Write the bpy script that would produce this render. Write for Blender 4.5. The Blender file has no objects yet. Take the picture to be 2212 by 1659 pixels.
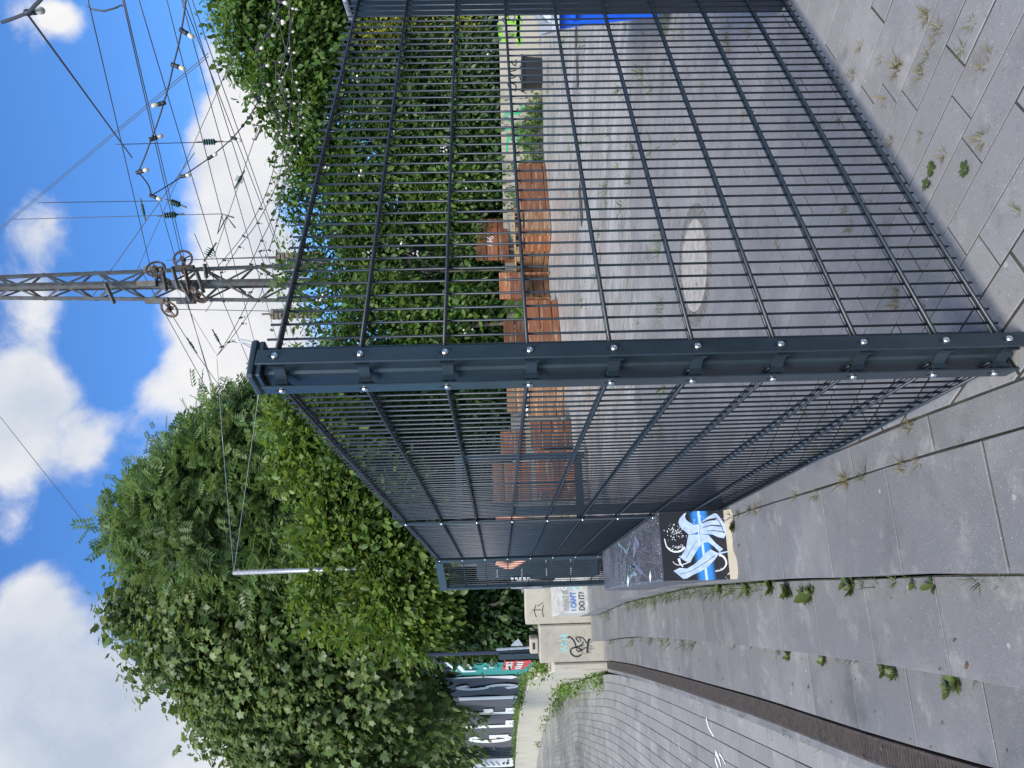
import bpy, bmesh, math, random
import numpy as np
from mathutils import Vector, Matrix

SC = bpy.context.scene
COL = SC.collection
rad = math.radians

# ------------------------------------------------------------------ camera
FPX, PITCH, ROLL, EYE = 1630.2, -0.0245, -0.0246, 1.29      # focal length in px of a 2212 px wide frame

def ray(x, y):
    v2, u2 = x - 1106.0, 829.5 - y
    cr, sr = math.cos(ROLL), math.sin(ROLL)
    u, v = cr*u2 + sr*v2, -sr*u2 + cr*v2
    c, s = math.cos(PITCH), math.sin(PITCH)
    up, rt = -v/FPX, u/FPX
    return Vector((rt, c - up*s, s + up*c))
def at(x, y, Y):                      # a photo position at the distance Y
    d = ray(x, y); return d*(Y/d.y) + Vector((0, 0, EYE))
def gp(x, y, z=0.0):                  # a photo position on the level z
    d = ray(x, y); return d*((z-EYE)/d.z) + Vector((0, 0, EYE))
def px(P):
    P = Vector(P) - Vector((0, 0, EYE)); c, s = math.cos(PITCH), math.sin(PITCH)
    fw = P.y*c + P.z*s; up = -P.y*s + P.z*c
    if fw < .05: return (-9999, -9999)
    u, v = FPX*P.x/fw, -FPX*up/fw; cr, sr = math.cos(ROLL), math.sin(ROLL)
    return (1106 + sr*u + cr*v, 829.5 - (cr*u - sr*v))

cam_d = bpy.data.cameras.new('camera')
cam_d.sensor_width = 36; cam_d.lens = FPX/2212*36
cam_d.clip_start = .05; cam_d.clip_end = 3000
cam = bpy.data.objects.new('camera', cam_d); COL.objects.link(cam)
fw = ray(1106, 829.5).normalized()
down = (ray(1206, 829.5) - ray(1106, 829.5)).normalized()   # the photo is turned: its right is the place's down
right_up = -(down.cross(fw)).normalized()
cx = down; cz = -fw; cy = cz.cross(cx)
cam.matrix_world = Matrix(((cx.x, cy.x, cz.x, 0), (cx.y, cy.y, cz.y, 0), (cx.z, cy.z, cz.z, EYE), (0, 0, 0, 1)))
SC.camera = cam

# ------------------------------------------------------------------ light and sky
SUN_EL, SUN_AZ = 46.0, -158.0
SUN_DIR = Vector((math.sin(rad(SUN_AZ))*math.cos(rad(SUN_EL)), math.cos(rad(SUN_AZ))*math.cos(rad(SUN_EL)), math.sin(rad(SUN_EL))))
sun_d = bpy.data.lights.new('sun', 'SUN'); sun_d.energy = 2.6; sun_d.angle = rad(30); sun_d.color = (1, .95, .87)
sun = bpy.data.objects.new('sun', sun_d); COL.objects.link(sun)
sun.rotation_euler = SUN_DIR.to_track_quat('Z', 'Y').to_euler(); sun.location = (0, 0, 30)

W = bpy.data.worlds.new('World'); SC.world = W; W.use_nodes = True
def build_world():
    nt = W.node_tree; N = nt.nodes; L = nt.links; N.clear()
    out = N.new('ShaderNodeOutputWorld'); bg = N.new('ShaderNodeBackground')
    sky = N.new('ShaderNodeTexSky'); sky.sky_type = 'NISHITA'; sky.sun_disc = False
    sky.sun_elevation = rad(SUN_EL); sky.sun_rotation = rad(SUN_AZ)
    sky.air_density = 1.0; sky.dust_density = .6; sky.ozone_density = 2.2
    tc = N.new('ShaderNodeTexCoord')
    vec = tc.outputs['Generated']
    def math_(op, a, b=None, c=None, clamp=False):
        n = N.new('ShaderNodeMath'); n.operation = op; n.use_clamp = clamp
        for i, v in enumerate((a, b, c)):
            if v is None: continue
            if isinstance(v, (int, float)): n.inputs[i].default_value = v
            else: L.new(v, n.inputs[i])
        return n.outputs[0]
    def noise(scale, detail, rough, src, dist=0.0):
        n = N.new('ShaderNodeTexNoise'); n.inputs['Scale'].default_value = scale; n.inputs['Detail'].default_value = detail
        n.inputs['Roughness'].default_value = rough; n.inputs['Distortion'].default_value = dist; L.new(src, n.inputs['Vector'])
        return n
    # warp the directions a little so that cloud edges billow
    wn = noise(5.0, 4, .6, vec)
    sub = N.new('ShaderNodeVectorMath'); sub.operation = 'SUBTRACT'; L.new(wn.outputs['Color'], sub.inputs[0]); sub.inputs[1].default_value = (.5, .5, .5)
    scl = N.new('ShaderNodeVectorMath'); scl.operation = 'SCALE'; L.new(sub.outputs[0], scl.inputs[0]); scl.inputs['Scale'].default_value = .085
    wv = N.new('ShaderNodeVectorMath'); wv.operation = 'ADD'; L.new(vec, wv.inputs[0]); L.new(scl.outputs[0], wv.inputs[1])
    clouds = [(520,240,105,.9),(505,400,120,1),(565,520,130,1),(470,700,120,1.1),(405,850,105,1.1),(540,680,160,1),(590,820,150,1),(440,640,85,1),
              (470,110,55,.8),(560,330,110,1),(650,200,160,.8),
              (30,750,115,.95),(60,890,125,.95),(15,1000,90,.85),(110,650,65,.6),(40,620,60,.5),(240,930,75,.75),(195,1000,60,.6),(325,815,60,.55),(345,1010,80,.8),
              (110,470,75,.75),(90,560,70,.6),(75,15,70,.8),(130,25,45,.7),
              (60,1420,170,.9),(140,1540,190,.9),(70,1270,60,.8),(30,1120,60,.7),(260,1600,130,.75),(420,1620,110,.9),(520,1600,130,1),(110,1330,70,.6),(270,1310,40,.5),(600,1650,120,.9),
              (10,1640,180,.8),(330,1470,70,.5)]
    acc = None
    for (x, y, r, w) in clouds:
        d = ray(x, y).normalized()
        n = N.new('ShaderNodeVectorMath'); n.operation = 'DISTANCE'; L.new(wv.outputs[0], n.inputs[0]); n.inputs[1].default_value = d
        m = N.new('ShaderNodeMapRange'); m.interpolation_type = 'SMOOTHSTEP'
        m.inputs['From Min'].default_value = 0; m.inputs['From Max'].default_value = r/FPX*1.35
        m.inputs['To Min'].default_value = w; m.inputs['To Max'].default_value = 0
        L.new(n.outputs['Value'], m.inputs['Value'])
        acc = m.outputs[0] if acc is None else math_('ADD', acc, m.outputs[0])
    fine = noise(9.0, 9, .62, wv.outputs[0], .25).outputs['Fac']
    mid = noise(2.3, 5, .55, wv.outputs[0]).outputs['Fac']
    # broken cloud all round, the same kind as in view
    dotn = N.new('ShaderNodeVectorMath'); dotn.operation = 'DOT_PRODUCT'; L.new(vec, dotn.inputs[0]); dotn.inputs[1].default_value = fw
    away = N.new('ShaderNodeMapRange'); L.new(dotn.outputs['Value'], away.inputs['Value'])
    away.inputs['From Min'].default_value = .82; away.inputs['From Max'].default_value = .62
    gen = math_('MULTIPLY', math_('MULTIPLY', math_('SUBTRACT', mid, .34), 2.6, None, True), away.outputs[0])
    acc = math_('MINIMUM', math_('ADD', acc, gen), 1.35)
    field = math_('ADD', acc, math_('MULTIPLY', math_('SUBTRACT', fine, .5), 1.9))
    mask = N.new('ShaderNodeMapRange'); mask.interpolation_type = 'SMOOTHSTEP'; L.new(field, mask.inputs['Value'])
    mask.inputs['From Min'].default_value = .34; mask.inputs['From Max'].default_value = 1.08
    # cloud brightness: thick parts and the ones away from the sun greyer
    sund = N.new('ShaderNodeVectorMath'); sund.operation = 'DISTANCE'; L.new(vec, sund.inputs[0]); sund.inputs[1].default_value = SUN_DIR
    near = N.new('ShaderNodeMapRange'); L.new(sund.outputs['Value'], near.inputs['Value'])
    near.inputs['From Min'].default_value = .2; near.inputs['From Max'].default_value = 2.2; near.inputs['To Min'].default_value = 1; near.inputs['To Max'].default_value = 0
    n2 = noise(4.0, 6, .6, wv.outputs[0]).outputs['Fac']
    grey = None
    for (x, y, r, w) in ((90,1440,330,.75),(200,1600,220,.5),(60,880,190,.5),(330,1000,130,.35),(90,500,120,.2),(580,820,120,.2),(620,560,110,.15)):
        n = N.new('ShaderNodeVectorMath'); n.operation = 'DISTANCE'; L.new(wv.outputs[0], n.inputs[0]); n.inputs[1].default_value = ray(x, y).normalized()
        m = N.new('ShaderNodeMapRange'); m.interpolation_type = 'SMOOTHSTEP'; m.inputs['From Max'].default_value = r/FPX; m.inputs['To Min'].default_value = w; m.inputs['To Max'].default_value = 0
        L.new(n.outputs['Value'], m.inputs['Value']); grey = m.outputs[0] if grey is None else math_('MAXIMUM', grey, m.outputs[0])
    n2 = math_('SUBTRACT', n2, math_('MULTIPLY', grey, .42))
    bright = math_('ADD', math_('MULTIPLY', near.outputs[0], .55), math_('MULTIPLY', math_('SUBTRACT', n2, .27), 2.3), None, True)
    cmix = N.new('ShaderNodeMix'); cmix.data_type = 'RGBA'; L.new(bright, cmix.inputs['Factor'])
    cmix.inputs['A'].default_value = (3.7, 4.3, 5.3, 1); cmix.inputs['B'].default_value = (7.0, 6.9, 6.9, 1)
    hs = N.new('ShaderNodeMix'); hs.data_type = 'RGBA'; hs.blend_type = 'MULTIPLY'; hs.inputs['Factor'].default_value = 1
    L.new(sky.outputs[0], hs.inputs['A']); hs.inputs['B'].default_value = (SKY_TINT[0], SKY_TINT[1], SKY_TINT[2], 1)
    mix = N.new('ShaderNodeMix'); mix.data_type = 'RGBA'; L.new(mask.outputs[0], mix.inputs['Factor'])
    L.new(hs.outputs['Result'], mix.inputs['A']); L.new(cmix.outputs['Result'], mix.inputs['B'])
    L.new(mix.outputs['Result'], bg.inputs['Color']); bg.inputs['Strength'].default_value = .06
    L.new(bg.outputs[0], out.inputs['Surface'])
SKY_TINT = (.66, 1.16, 1.72)
build_world()
vs = SC.view_settings; vs.view_transform = 'Standard'; vs.look = 'None'; vs.gamma = 1; vs.exposure = 1.2; vs.use_curve_mapping = False
SC.cycles.max_bounces = 5; SC.cycles.diffuse_bounces = 3; SC.cycles.glossy_bounces = 2; SC.cycles.transparent_max_bounces = 4

# ------------------------------------------------------------------ helpers
rng = random.Random(7)
class MB:
    def __init__(s): s.v = []; s.f = []; s.uv = None
    def add(s, vs, fs):
        o = len(s.v); s.v += [tuple(v) for v in vs]; s.f += [tuple(i+o for i in f) for f in fs]
    def hexa(s, p):            # 8 points: 4 bottom ccw, 4 top ccw
        s.add(p, [(3,2,1,0), (4,5,6,7), (0,1,5,4), (1,2,6,5), (2,3,7,6), (3,0,4,7)])
    def box(s, c, size, rz=0.0, M=None):
        x, y, z = (size[0]/2, size[1]/2, size[2]/2)
        P = [Vector(q) for q in ((-x,-y,-z),(x,-y,-z),(x,y,-z),(-x,y,-z),(-x,-y,z),(x,-y,z),(x,y,z),(-x,y,z))]
        R = M if M is not None else Matrix.Rotation(rz, 3, 'Z')
        s.hexa([R @ q + Vector(c) for q in P])
    def bbox(s, c, size, rz=0.0, b=.01, M=None):   # a box with chamfered edges
        x, y, z = (size[0]/2, size[1]/2, size[2]/2)
        R = M if M is not None else Matrix.Rotation(rz, 3, 'Z')
        P = []
        for sx in (-1, 1):
            for sy in (-1, 1):
                for sz in (-1, 1):
                    P += [(sx*(x-b), sy*(y-b), sz*z), (sx*(x-b), sy*y, sz*(z-b)), (sx*x, sy*(y-b), sz*(z-b))]
        bm = bmesh.new()
        for q in P: bm.verts.new(R @ Vector(q) + Vector(c))
        r = bmesh.ops.convex_hull(bm, input=bm.verts)
        bm.verts.index_update()
        s.add([v.co for v in bm.verts], [[v.index for v in f.verts] for f in bm.faces]); bm.free()
    def tube(s, pts, r, n=6, cap=True):
        pts = [Vector(p) for p in pts]; rs = r if isinstance(r, (list, tuple)) else [r]*len(pts)
        rings = []; up = None
        for i, p in enumerate(pts):
            d = (pts[min(i+1, len(pts)-1)] - pts[max(i-1, 0)])
            d = d.normalized() if d.length > 1e-9 else Vector((0, 0, 1))
            if up is None: up = Vector((0, 0, 1)) if abs(d.z) < .9 else Vector((1, 0, 0))
            a = d.cross(up)
            if a.length < 1e-6: a = d.cross(Vector((1, .2, 0)))
            a.normalize(); b = a.cross(d); up = b
            rings.append([p + (a*math.cos(2*math.pi*k/n) + b*math.sin(2*math.pi*k/n))*rs[i] for k in range(n)])
        V = [q for rg in rings for q in rg]; F = []
        for i in range(len(pts)-1):
            for k in range(n): F.append((i*n+k, i*n+(k+1) % n, (i+1)*n+(k+1) % n, (i+1)*n+k))
        if cap: F += [tuple(range(n))[::-1], tuple((len(pts)-1)*n+k for k in range(n))]
        s.add(V, F)
    def lathe(s, prof, c, M=None, n=14):       # prof: (r, h) along local z
        R = M if M is not None else Matrix.Identity(3); V = []; F = []
        for (r, h) in prof:
            for k in range(n): V.append(R @ Vector((r*math.cos(2*math.pi*k/n), r*math.sin(2*math.pi*k/n), h)) + Vector(c))
        m = len(prof)
        for i in range(m-1):
            for k in range(n): F.append((i*n+k, i*n+(k+1) % n, (i+1)*n+(k+1) % n, (i+1)*n+k))
        F += [tuple(range(n))[::-1], tuple((m-1)*n+k for k in range(n))]
        s.add(V, F)
    def slab(s, poly, zt, th, ch=.005):        # chamfered prism over a convex polygon (ccw)
        n = len(poly); cx_ = sum(p[0] for p in poly)/n; cy_ = sum(p[1] for p in poly)/n
        inn = []
        for i in range(n):                       # inset by edge offsets
            p0, p1, p2 = Vector(poly[i-1]), Vector(poly[i]), Vector(poly[(i+1) % n])
            e1 = (p1-p0).normalized(); e2 = (p2-p1).normalized()
            n1 = Vector((-e1.y, e1.x)); n2 = Vector((-e2.y, e2.x)); b = n1+n2
            if b.length < 1e-6: b = n1
            b = b/ max(.2, b.dot(n1)); inn.append(p1 + b*ch)
        V = [(p[0], p[1], zt) for p in inn] + [(p[0], p[1], zt-ch) for p in poly] + [(p[0], p[1], zt-th) for p in poly]
        F = [tuple(range(n))]
        for i in range(n):
            j = (i+1) % n; F += [(n+i, n+j, j, i), (2*n+i, 2*n+j, n+j, n+i)]
        s.add(V, F)
    def build(s, name, mat, parent=None, smooth=False, loc=None):
        off = Vector((0, 0, 0))
        if parent is not None: off = ROOTLOC.get(parent.name, Vector((0, 0, 0)))
        if loc is not None: off = Vector(loc)
        me = bpy.data.meshes.new(name); me.from_pydata([tuple(Vector(v)-off) for v in s.v], [], s.f); me.update()
        if s.uv is not None:
            ul = me.uv_layers.new(name='UVMap'); co = [s.uv[l.vertex_index] for l in me.loops]
            ul.data.foreach_set('uv', [c for t in co for c in t])
        if smooth: me.polygons.foreach_set('use_smooth', [True]*len(me.polygons))
        if mat is not None: me.materials.append(mat)
        o = bpy.data.objects.new(name, me); COL.objects.link(o)
        if parent is not None:
            o.parent = parent
            if loc is not None: o.location = off - ROOTLOC.get(parent.name, Vector((0, 0, 0)))
            ROOTLOC[o.name] = off
        else:
            o.location = off; ROOTLOC[o.name] = off
        return o
ROOTLOC = {}
def root(name, loc, label, cat, group=None):
    o = bpy.data.objects.new(name, None); COL.objects.link(o); o.location = loc; o.empty_display_size = .1
    ROOTLOC[o.name] = Vector(loc); tag(o, label, cat, group); return o
def tag(o, label=None, cat=None, group=None, kind=None):
    if label: o['label'] = label
    if cat: o['category'] = cat
    if group: o['group'] = group
    if kind: o['kind'] = kind
    return o
def inst(name, me, loc, parent, rot=None):     # shares mesh data
    o = bpy.data.objects.new(name, me); COL.objects.link(o); o.parent = parent
    o.location = Vector(loc) - ROOTLOC.get(parent.name, Vector((0, 0, 0)))
    if rot: o.rotation_euler = rot
    return o
def mesh_of(mb, name, mat, smooth=False):
    me = bpy.data.meshes.new(name); me.from_pydata([tuple(v) for v in mb.v], [], mb.f); me.update(); me.materials.append(mat)
    if smooth: me.polygons.foreach_set('use_smooth', [True]*len(me.polygons))
    return me

# ------------------------------------------------------------------ materials
MATS = {}
def mat(name, base, rough=.7, metal=0.0, spec=.5, var=.0, var_scale=4.0, var_col=None, bump=0.0, bump_scale=60.0, rnd=0.0, fn=None):
    m = bpy.data.materials.new(name); m.use_nodes = True; nt = m.node_tree; N, L = nt.nodes, nt.links
    b = N['Principled BSDF']; b.inputs['Roughness'].default_value = rough; b.inputs['Metallic'].default_value = metal
    b.inputs['Specular IOR Level'].default_value = spec
    geo = N.new('ShaderNodeNewGeometry'); pos = geo.outputs['Position']
    col = N.new('ShaderNodeRGB'); col.outputs[0].default_value = (*base, 1); c = col.outputs[0]
    def mixc(f, a, bb, blend='MIX'):
        n = N.new('ShaderNodeMix'); n.data_type = 'RGBA'; n.blend_type = blend
        for s, v in (('Factor', f), ('A', a), ('B', bb)):
            if isinstance(v, (int, float)): n.inputs[s].default_value = v
            elif isinstance(v, tuple): n.inputs[s].default_value = (*v[:3], 1)
            else: L.new(v, n.inputs[s])
        return n.outputs['Result']
    def noise(scale, detail=4, rough_=.6, src=None):
        n = N.new('ShaderNodeTexNoise'); n.inputs['Scale'].default_value = scale; n.inputs['Detail'].default_value = detail; n.inputs['Roughness'].default_value = rough_
        L.new(src or pos, n.inputs['Vector']); return n.outputs['Fac']
    def ramp(f, a, bb, lo=0.0, hi=1.0):
        n = N.new('ShaderNodeMapRange'); n.interpolation_type = 'SMOOTHSTEP'; L.new(f, n.inputs['Value'])
        n.inputs['From Min'].default_value = a; n.inputs['From Max'].default_value = bb; n.inputs['To Min'].default_value = lo; n.inputs['To Max'].default_value = hi
        return n.outputs[0]
    def voro(scale, src=None):
        n = N.new('ShaderNodeTexVoronoi'); n.inputs['Scale'].default_value = scale; L.new(src or pos, n.inputs['Vector']); return n
    if var: c = mixc(ramp(noise(var_scale, 5), .35, .65), c, var_col or tuple(x*(1-var) for x in base))
    env = dict(m=m, N=N, L=L, b=b, geo=geo, pos=pos, mixc=mixc, noise=noise, ramp=ramp, voro=voro)
    if fn: c = fn(c, env) or c
    if rnd:
        oi = N.new('ShaderNodeObjectInfo'); mr = N.new('ShaderNodeMapRange'); L.new(oi.outputs['Random'], mr.inputs['Value'])
        mr.inputs['To Min'].default_value = 1-rnd; mr.inputs['To Max'].default_value = 1+rnd
        hv = N.new('ShaderNodeHueSaturation'); L.new(mr.outputs[0], hv.inputs['Value']); L.new(c, hv.inputs['Color']); c = hv.outputs[0]
    L.new(c, b.inputs['Base Color'])
    if bump:
        bn = N.new('ShaderNodeBump'); bn.inputs['Strength'].default_value = bump; bn.inputs['Distance'].default_value = .004
        L.new(noise(bump_scale, 5), bn.inputs['Height']); L.new(bn.outputs[0], b.inputs['Normal'])
    MATS[name] = m; return m

def concrete_detail(flecks=True, stains=(.34, .32, .30), stain_amt=.5, dark=(.06, .06, .06), rot=0.0):
    def fn(c, e):
        c = e['mixc'](e['ramp'](e['noise'](.9, 6, .65), .46, .70, 0, stain_amt), c, stains)
        c = e['mixc'](e['ramp'](e['noise'](5.5, 7, .72), .52, .72, 0, .5), c, stains)
        c = e['mixc'](e['ramp'](e['noise'](2.3, 7, .7), .52, .72, 0, .55), c, dark)
        c = e['mixc'](e['ramp'](e['noise'](1.6, 7, .72, None), .56, .70, 0, .45), c, (.14, .115, .09))
        c = e['mixc'](e['ramp'](e['noise'](38.0, 4, .7), .55, .75, 0, .35), c, dark)
        if flecks:
            v = e['voro'](150.0); c = e['mixc'](e['ramp'](v.outputs['Distance'], .20, .06, 0, .6), c, (.50, .50, .51))
            v = e['voro'](58.0); c = e['mixc'](e['ramp'](v.outputs['Distance'], .10, .05, 0, .7), c, (.60, .60, .60))
            v = e['voro'](5.0); c = e['mixc'](e['ramp'](v.outputs['Distance'], .050, .030, 0, .45), c, (.42, .42, .42))
            c = e['mixc'](e['ramp'](e['noise'](420.0, 2), .55, .75, 0, .35), c, (.03, .03, .035))
        return c
    return fn
M_slab = mat('slab concrete', (.150, .147, .146), .55, bump=.35, bump_scale=260, rnd=.10, fn=concrete_detail(stain_amt=.4))
M_paver = mat('paver concrete', (.205, .200, .197), .50, bump=.35, bump_scale=260, rnd=.07, fn=concrete_detail(stain_amt=.6))
def isl(c, e):
    e['L'].new(e['ramp'](e['noise'](.55, 5, .6), .40, .62, .20, .52), e['b'].inputs['Roughness'])
    c = e['mixc'](e['ramp'](e['noise'](.5, 6, .6), .50, .66, 0, .5), c, (.15, .145, .14))
    c = concrete_detail(stain_amt=.6)(c, e)
    mr = e['N'].new('ShaderNodeMapRange'); e['L'].new(e['geo'].outputs['Random Per Island'], mr.inputs['Value']); mr.inputs['To Min'].default_value = .84; mr.inputs['To Max'].default_value = 1.14
    hv = e['N'].new('ShaderNodeHueSaturation'); e['L'].new(mr.outputs[0], hv.inputs['Value']); e['L'].new(c, hv.inputs['Color']); return hv.outputs[0]
M_paver_far = mat('paver concrete field', (.33, .32, .31), .40, spec=.7, fn=isl)  # paler than the near pavers: sky sheen put into the colour
M_paver_marg = mat('paver concrete margin', (.205, .200, .197), .50, fn=isl)
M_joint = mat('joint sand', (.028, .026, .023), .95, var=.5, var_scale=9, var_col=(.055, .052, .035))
M_lpaver = mat('lower paver concrete', (.215, .208, .20), .75, fn=isl)
M_lpaver_o = mat('lower paver', (.215, .208, .20), .75, bump=.3, bump_scale=200, rnd=.1, fn=concrete_detail(stain_amt=.55))
M_steel = mat('anthracite powder coat', (.021, .034, .045), .36, 0, .5, bump=.12, bump_scale=420, var=.3, var_scale=9)
M_wire = mat('anthracite wire', (.017, .025, .034), .38, 0, .5, var=.3, var_scale=30)
M_bolt = mat('stainless', (.72, .71, .69), .28, 1.0)
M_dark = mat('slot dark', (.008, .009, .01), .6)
M_iron = mat('cast iron rust', (.052, .047, .045), .75, .2, var=.5, var_scale=30, var_col=(.085, .066, .055), bump=.5, bump_scale=150)
M_galv = mat('galvanised steel', (.42, .44, .46), .45, .6, var=.3, var_scale=25)
def light_conc(c, e):
    c = e['mixc'](e['ramp'](e['noise'](2.0, 6, .65), .45, .7, 0, .6), c, (.25, .23, .19))
    c = e['mixc'](e['ramp'](e['noise'](14.0, 6, .7), .5, .75, 0, .5), c, (.17, .155, .13))
    v = e['voro'](60.0); return e['mixc'](e['ramp'](v.outputs['Distance'], .12, .06, 0, .5), c, (.15, .14, .12))
M_lconc = mat('light concrete', (.36, .325, .26), .85, bump=.4, bump_scale=90, rnd=.06, fn=light_conc)
def board_conc(c, e):
    N, L = e['N'], e['L']
    uv = N.new('ShaderNodeUVMap'); mp = N.new('ShaderNodeMapping'); L.new(uv.outputs[0], mp.inputs[0]); mp.inputs['Scale'].default_value = (16, .8, 1)
    f = e['noise'](1.0, 5, .7, mp.outputs[0])
    c = e['mixc'](e['ramp'](f, .47, .68, 0, .85), c, (.20, .18, .14))
    c = e['mixc'](e['ramp'](f, .45, .25, 0, .4), c, (.66, .64, .56))
    bn = N.new('ShaderNodeBump'); bn.inputs['Strength'].default_value = .6; bn.inputs['Distance'].default_value = .02; L.new(f, bn.inputs['Height']); L.new(bn.outputs[0], e['b'].inputs['Normal'])
    return c
M_board = mat('board marked concrete', (.46, .425, .34), .9, fn=board_conc)
def wood(c, e):
    N, L = e['N'], e['L']
    tc = N.new('ShaderNodeTexCoord'); mp = N.new('ShaderNodeMapping'); L.new(tc.outputs['Object'], mp.inputs[0]); mp.inputs['Scale'].default_value = (3, 3, 40)
    oi = N.new('ShaderNodeObjectInfo'); ad = N.new('ShaderNodeVectorMath'); ad.operation = 'ADD'; L.new(mp.outputs[0], ad.inputs[0])
    sc = N.new('ShaderNodeVectorMath'); sc.operation = 'SCALE'; L.new(oi.outputs['Random'], sc.inputs['Scale']); sc.inputs[0].default_value = (37, 53, 71); L.new(sc.outputs[0], ad.inputs[1])
    g = e['noise'](1.0, 6, .7, ad.outputs[0])
    c = e['mixc'](e['ramp'](g, .35, .6, 0, .8), c, (.14, .05, .02))
    mp2 = N.new('ShaderNodeMapping'); L.new(ad.outputs[0], mp2.inputs[0]); mp2.inputs['Scale'].default_value = (.45, 1, .35)
    w = e['noise'](1.0, 5, .7, mp2.outputs[0])
    k = N.new('ShaderNodeMath'); k.operation = 'MULTIPLY'; L.new(e['ramp'](w, .50, .66), k.inputs[0]); L.new(e['ramp'](g, .4, .58), k.inputs[1])
    return e['mixc'](k.outputs[0], c, (.40, .29, .20))
M_wood = mat('worn brown stained wood', (.26, .090, .032), .6, fn=wood, rnd=.35)
M_woodl = mat('raw pale wood', (.42, .27, .13), .75, var=.4, var_scale=12, rnd=.15)
M_woodg = mat('tan weathered wood', (.27, .155, .075), .75, fn=wood, rnd=.2)
def pm(name, col, rough=.6, **k): return mat(name, col, rough, **k)
M_black = pm('black paint', (.012, .012, .014), .5)
M_white = pm('white paint', (.72, .73, .76), .6)
M_teal = pm('teal paint', (.03, .38, .34), .6)
M_cyan = pm('pale cyan paint', (.20, .50, .52), .6)
M_green = pm('green spray', (.03, .36, .16), .6)
M_lime = pm('lime spray', (.27, .55, .05), .6, var=.3, var_scale=15)
M_blue = pm('blue paint', (.03, .16, .50), .6)
M_greyp = pm('faded grey paint', (.30, .29, .27), .7)
M_red = pm('red print', (.55, .05, .04), .6)
M_rubber = pm('black rubber', (.012, .012, .013), .55)
M_globe = mat('opal bulb', (.52, .48, .38), .35, 0, .5)
M_tower = mat('old grey green steel', (.105, .115, .115), .6, .2, var=.45, var_scale=5, var_col=(.085, .07, .055))
M_rust = mat('rusty steel', (.10, .065, .045), .75, .2, var=.4, var_scale=14)
M_glassins = mat('green porcelain', (.03, .075, .065), .2)
M_cable = pm('wire grey', (.06, .065, .07), .5)
M_cabledark = pm('wire dark', (.03, .03, .035), .5)
M_weight = mat('weight concrete', (.20, .16, .13), .9, var=.35, var_scale=8, rnd=.15)
M_bluep = mat('blue plastic', (.006, .09, .56), .4, bump=.1, bump_scale=80)
M_clear = mat('pale grey plastic', (.42, .46, .49), .35)
M_soil = mat('soil', (.055, .045, .032), .95, var=.4, var_scale=3, var_col=(.05, .075, .025))
M_sand = mat('pale sand', (.40, .35, .265), .95, bump=.5, bump_scale=200)
M_bannerg = mat('grey banner cloth', (.085, .085, .095), .75, var=.2, var_scale=1.5)
M_bannert = mat('teal banner cloth', (.03, .27, .24), .7)
M_bannerw = mat('white banner cloth', (.72, .72, .70), .7)
M_meshf = mat('dark fence mesh', (.022, .032, .05), .5)
M_bark = mat('bark', (.085, .07, .052), .9, var=.4, var_scale=9)
M_skin = mat('skin', (.50, .24, .155), .5)
M_shirt = mat('navy shirt', (.018, .022, .035), .9)
M_trous = mat('light grey trousers', (.46, .48, .54), .9)
M_hair = mat('dark hair', (.02, .014, .01), .6)

def leafmat(name, c1, c2, c3, trans=.35, rough=.45):
    m = bpy.data.materials.new(name); m.use_nodes = True; nt = m.node_tree; N, L = nt.nodes, nt.links
    b = N['Principled BSDF']; b.inputs['Roughness'].default_value = rough; b.inputs['Specular IOR Level'].default_value = .4
    geo = N.new('ShaderNodeNewGeometry')
    at_ = N.new('ShaderNodeAttribute'); at_.attribute_name = 'tone'; mm = N.new('ShaderNodeMix'); mm.data_type = 'FLOAT'; mm.inputs['Factor'].default_value = .62; L.new(geo.outputs['Random Per Island'], mm.inputs['A']); L.new(at_.outputs['Fac'], mm.inputs['B'])
    r = N.new('ShaderNodeValToRGB'); L.new(mm.outputs['Result'], r.inputs['Fac'])
    r.color_ramp.elements[0].color = (*c1, 1); r.color_ramp.elements[1].color = (*c3, 1); r.color_ramp.elements[1].position = 1
    el = r.color_ramp.elements.new(.55); el.color = (*c2, 1)
    nz = N.new('ShaderNodeTexNoise'); nz.inputs['Scale'].default_value = .9; nz.inputs['Detail'].default_value = 4; L.new(geo.outputs['Position'], nz.inputs['Vector'])
    mr = N.new('ShaderNodeMapRange'); L.new(nz.outputs['Fac'], mr.inputs['Value']); mr.inputs['From Min'].default_value = .3; mr.inputs['From Max'].default_value = .7
    mr.inputs['To Min'].default_value = .72; mr.inputs['To Max'].default_value = 1.25
    hv = N.new('ShaderNodeHueSaturation'); L.new(mr.outputs[0], hv.inputs['Value']); L.new(r.outputs[0], hv.inputs['Color'])
    L.new(hv.outputs[0], b.inputs['Base Color'])
    tr = N.new('ShaderNodeBsdfTranslucent'); h2 = N.new('ShaderNodeHueSaturation'); h2.inputs['Hue'].default_value = .485; h2.inputs['Saturation'].default_value = 1.1; h2.inputs['Value'].default_value = 1.6
    L.new(hv.outputs[0], h2.inputs['Color']); L.new(h2.outputs[0], tr.inputs['Color'])
    mx = N.new('ShaderNodeMixShader'); mx.inputs[0].default_value = trans; L.new(b.outputs[0], mx.inputs[1]); L.new(tr.outputs[0], mx.inputs[2])
    L.new(mx.outputs[0], N['Material Output'].inputs['Surface']); return m
ML_maple = leafmat('maple leaves', (.050, .090, .024), (.098, .150, .040), (.18, .22, .075))
ML_ash = leafmat('ash leaves', (.055, .105, .034), (.105, .17, .052), (.17, .23, .08))
ML_yel = leafmat('yellow green leaves', (.055, .110, .020), (.098, .165, .030), (.19, .24, .048), .4)
ML_hedge = leafmat('hedge leaves', (.028, .064, .016), (.052, .105, .023), (.10, .16, .034), .32)
ML_hedge2 = leafmat('bright hedge leaves', (.038, .085, .016), (.070, .135, .025), (.13, .20, .04), .36)
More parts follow.
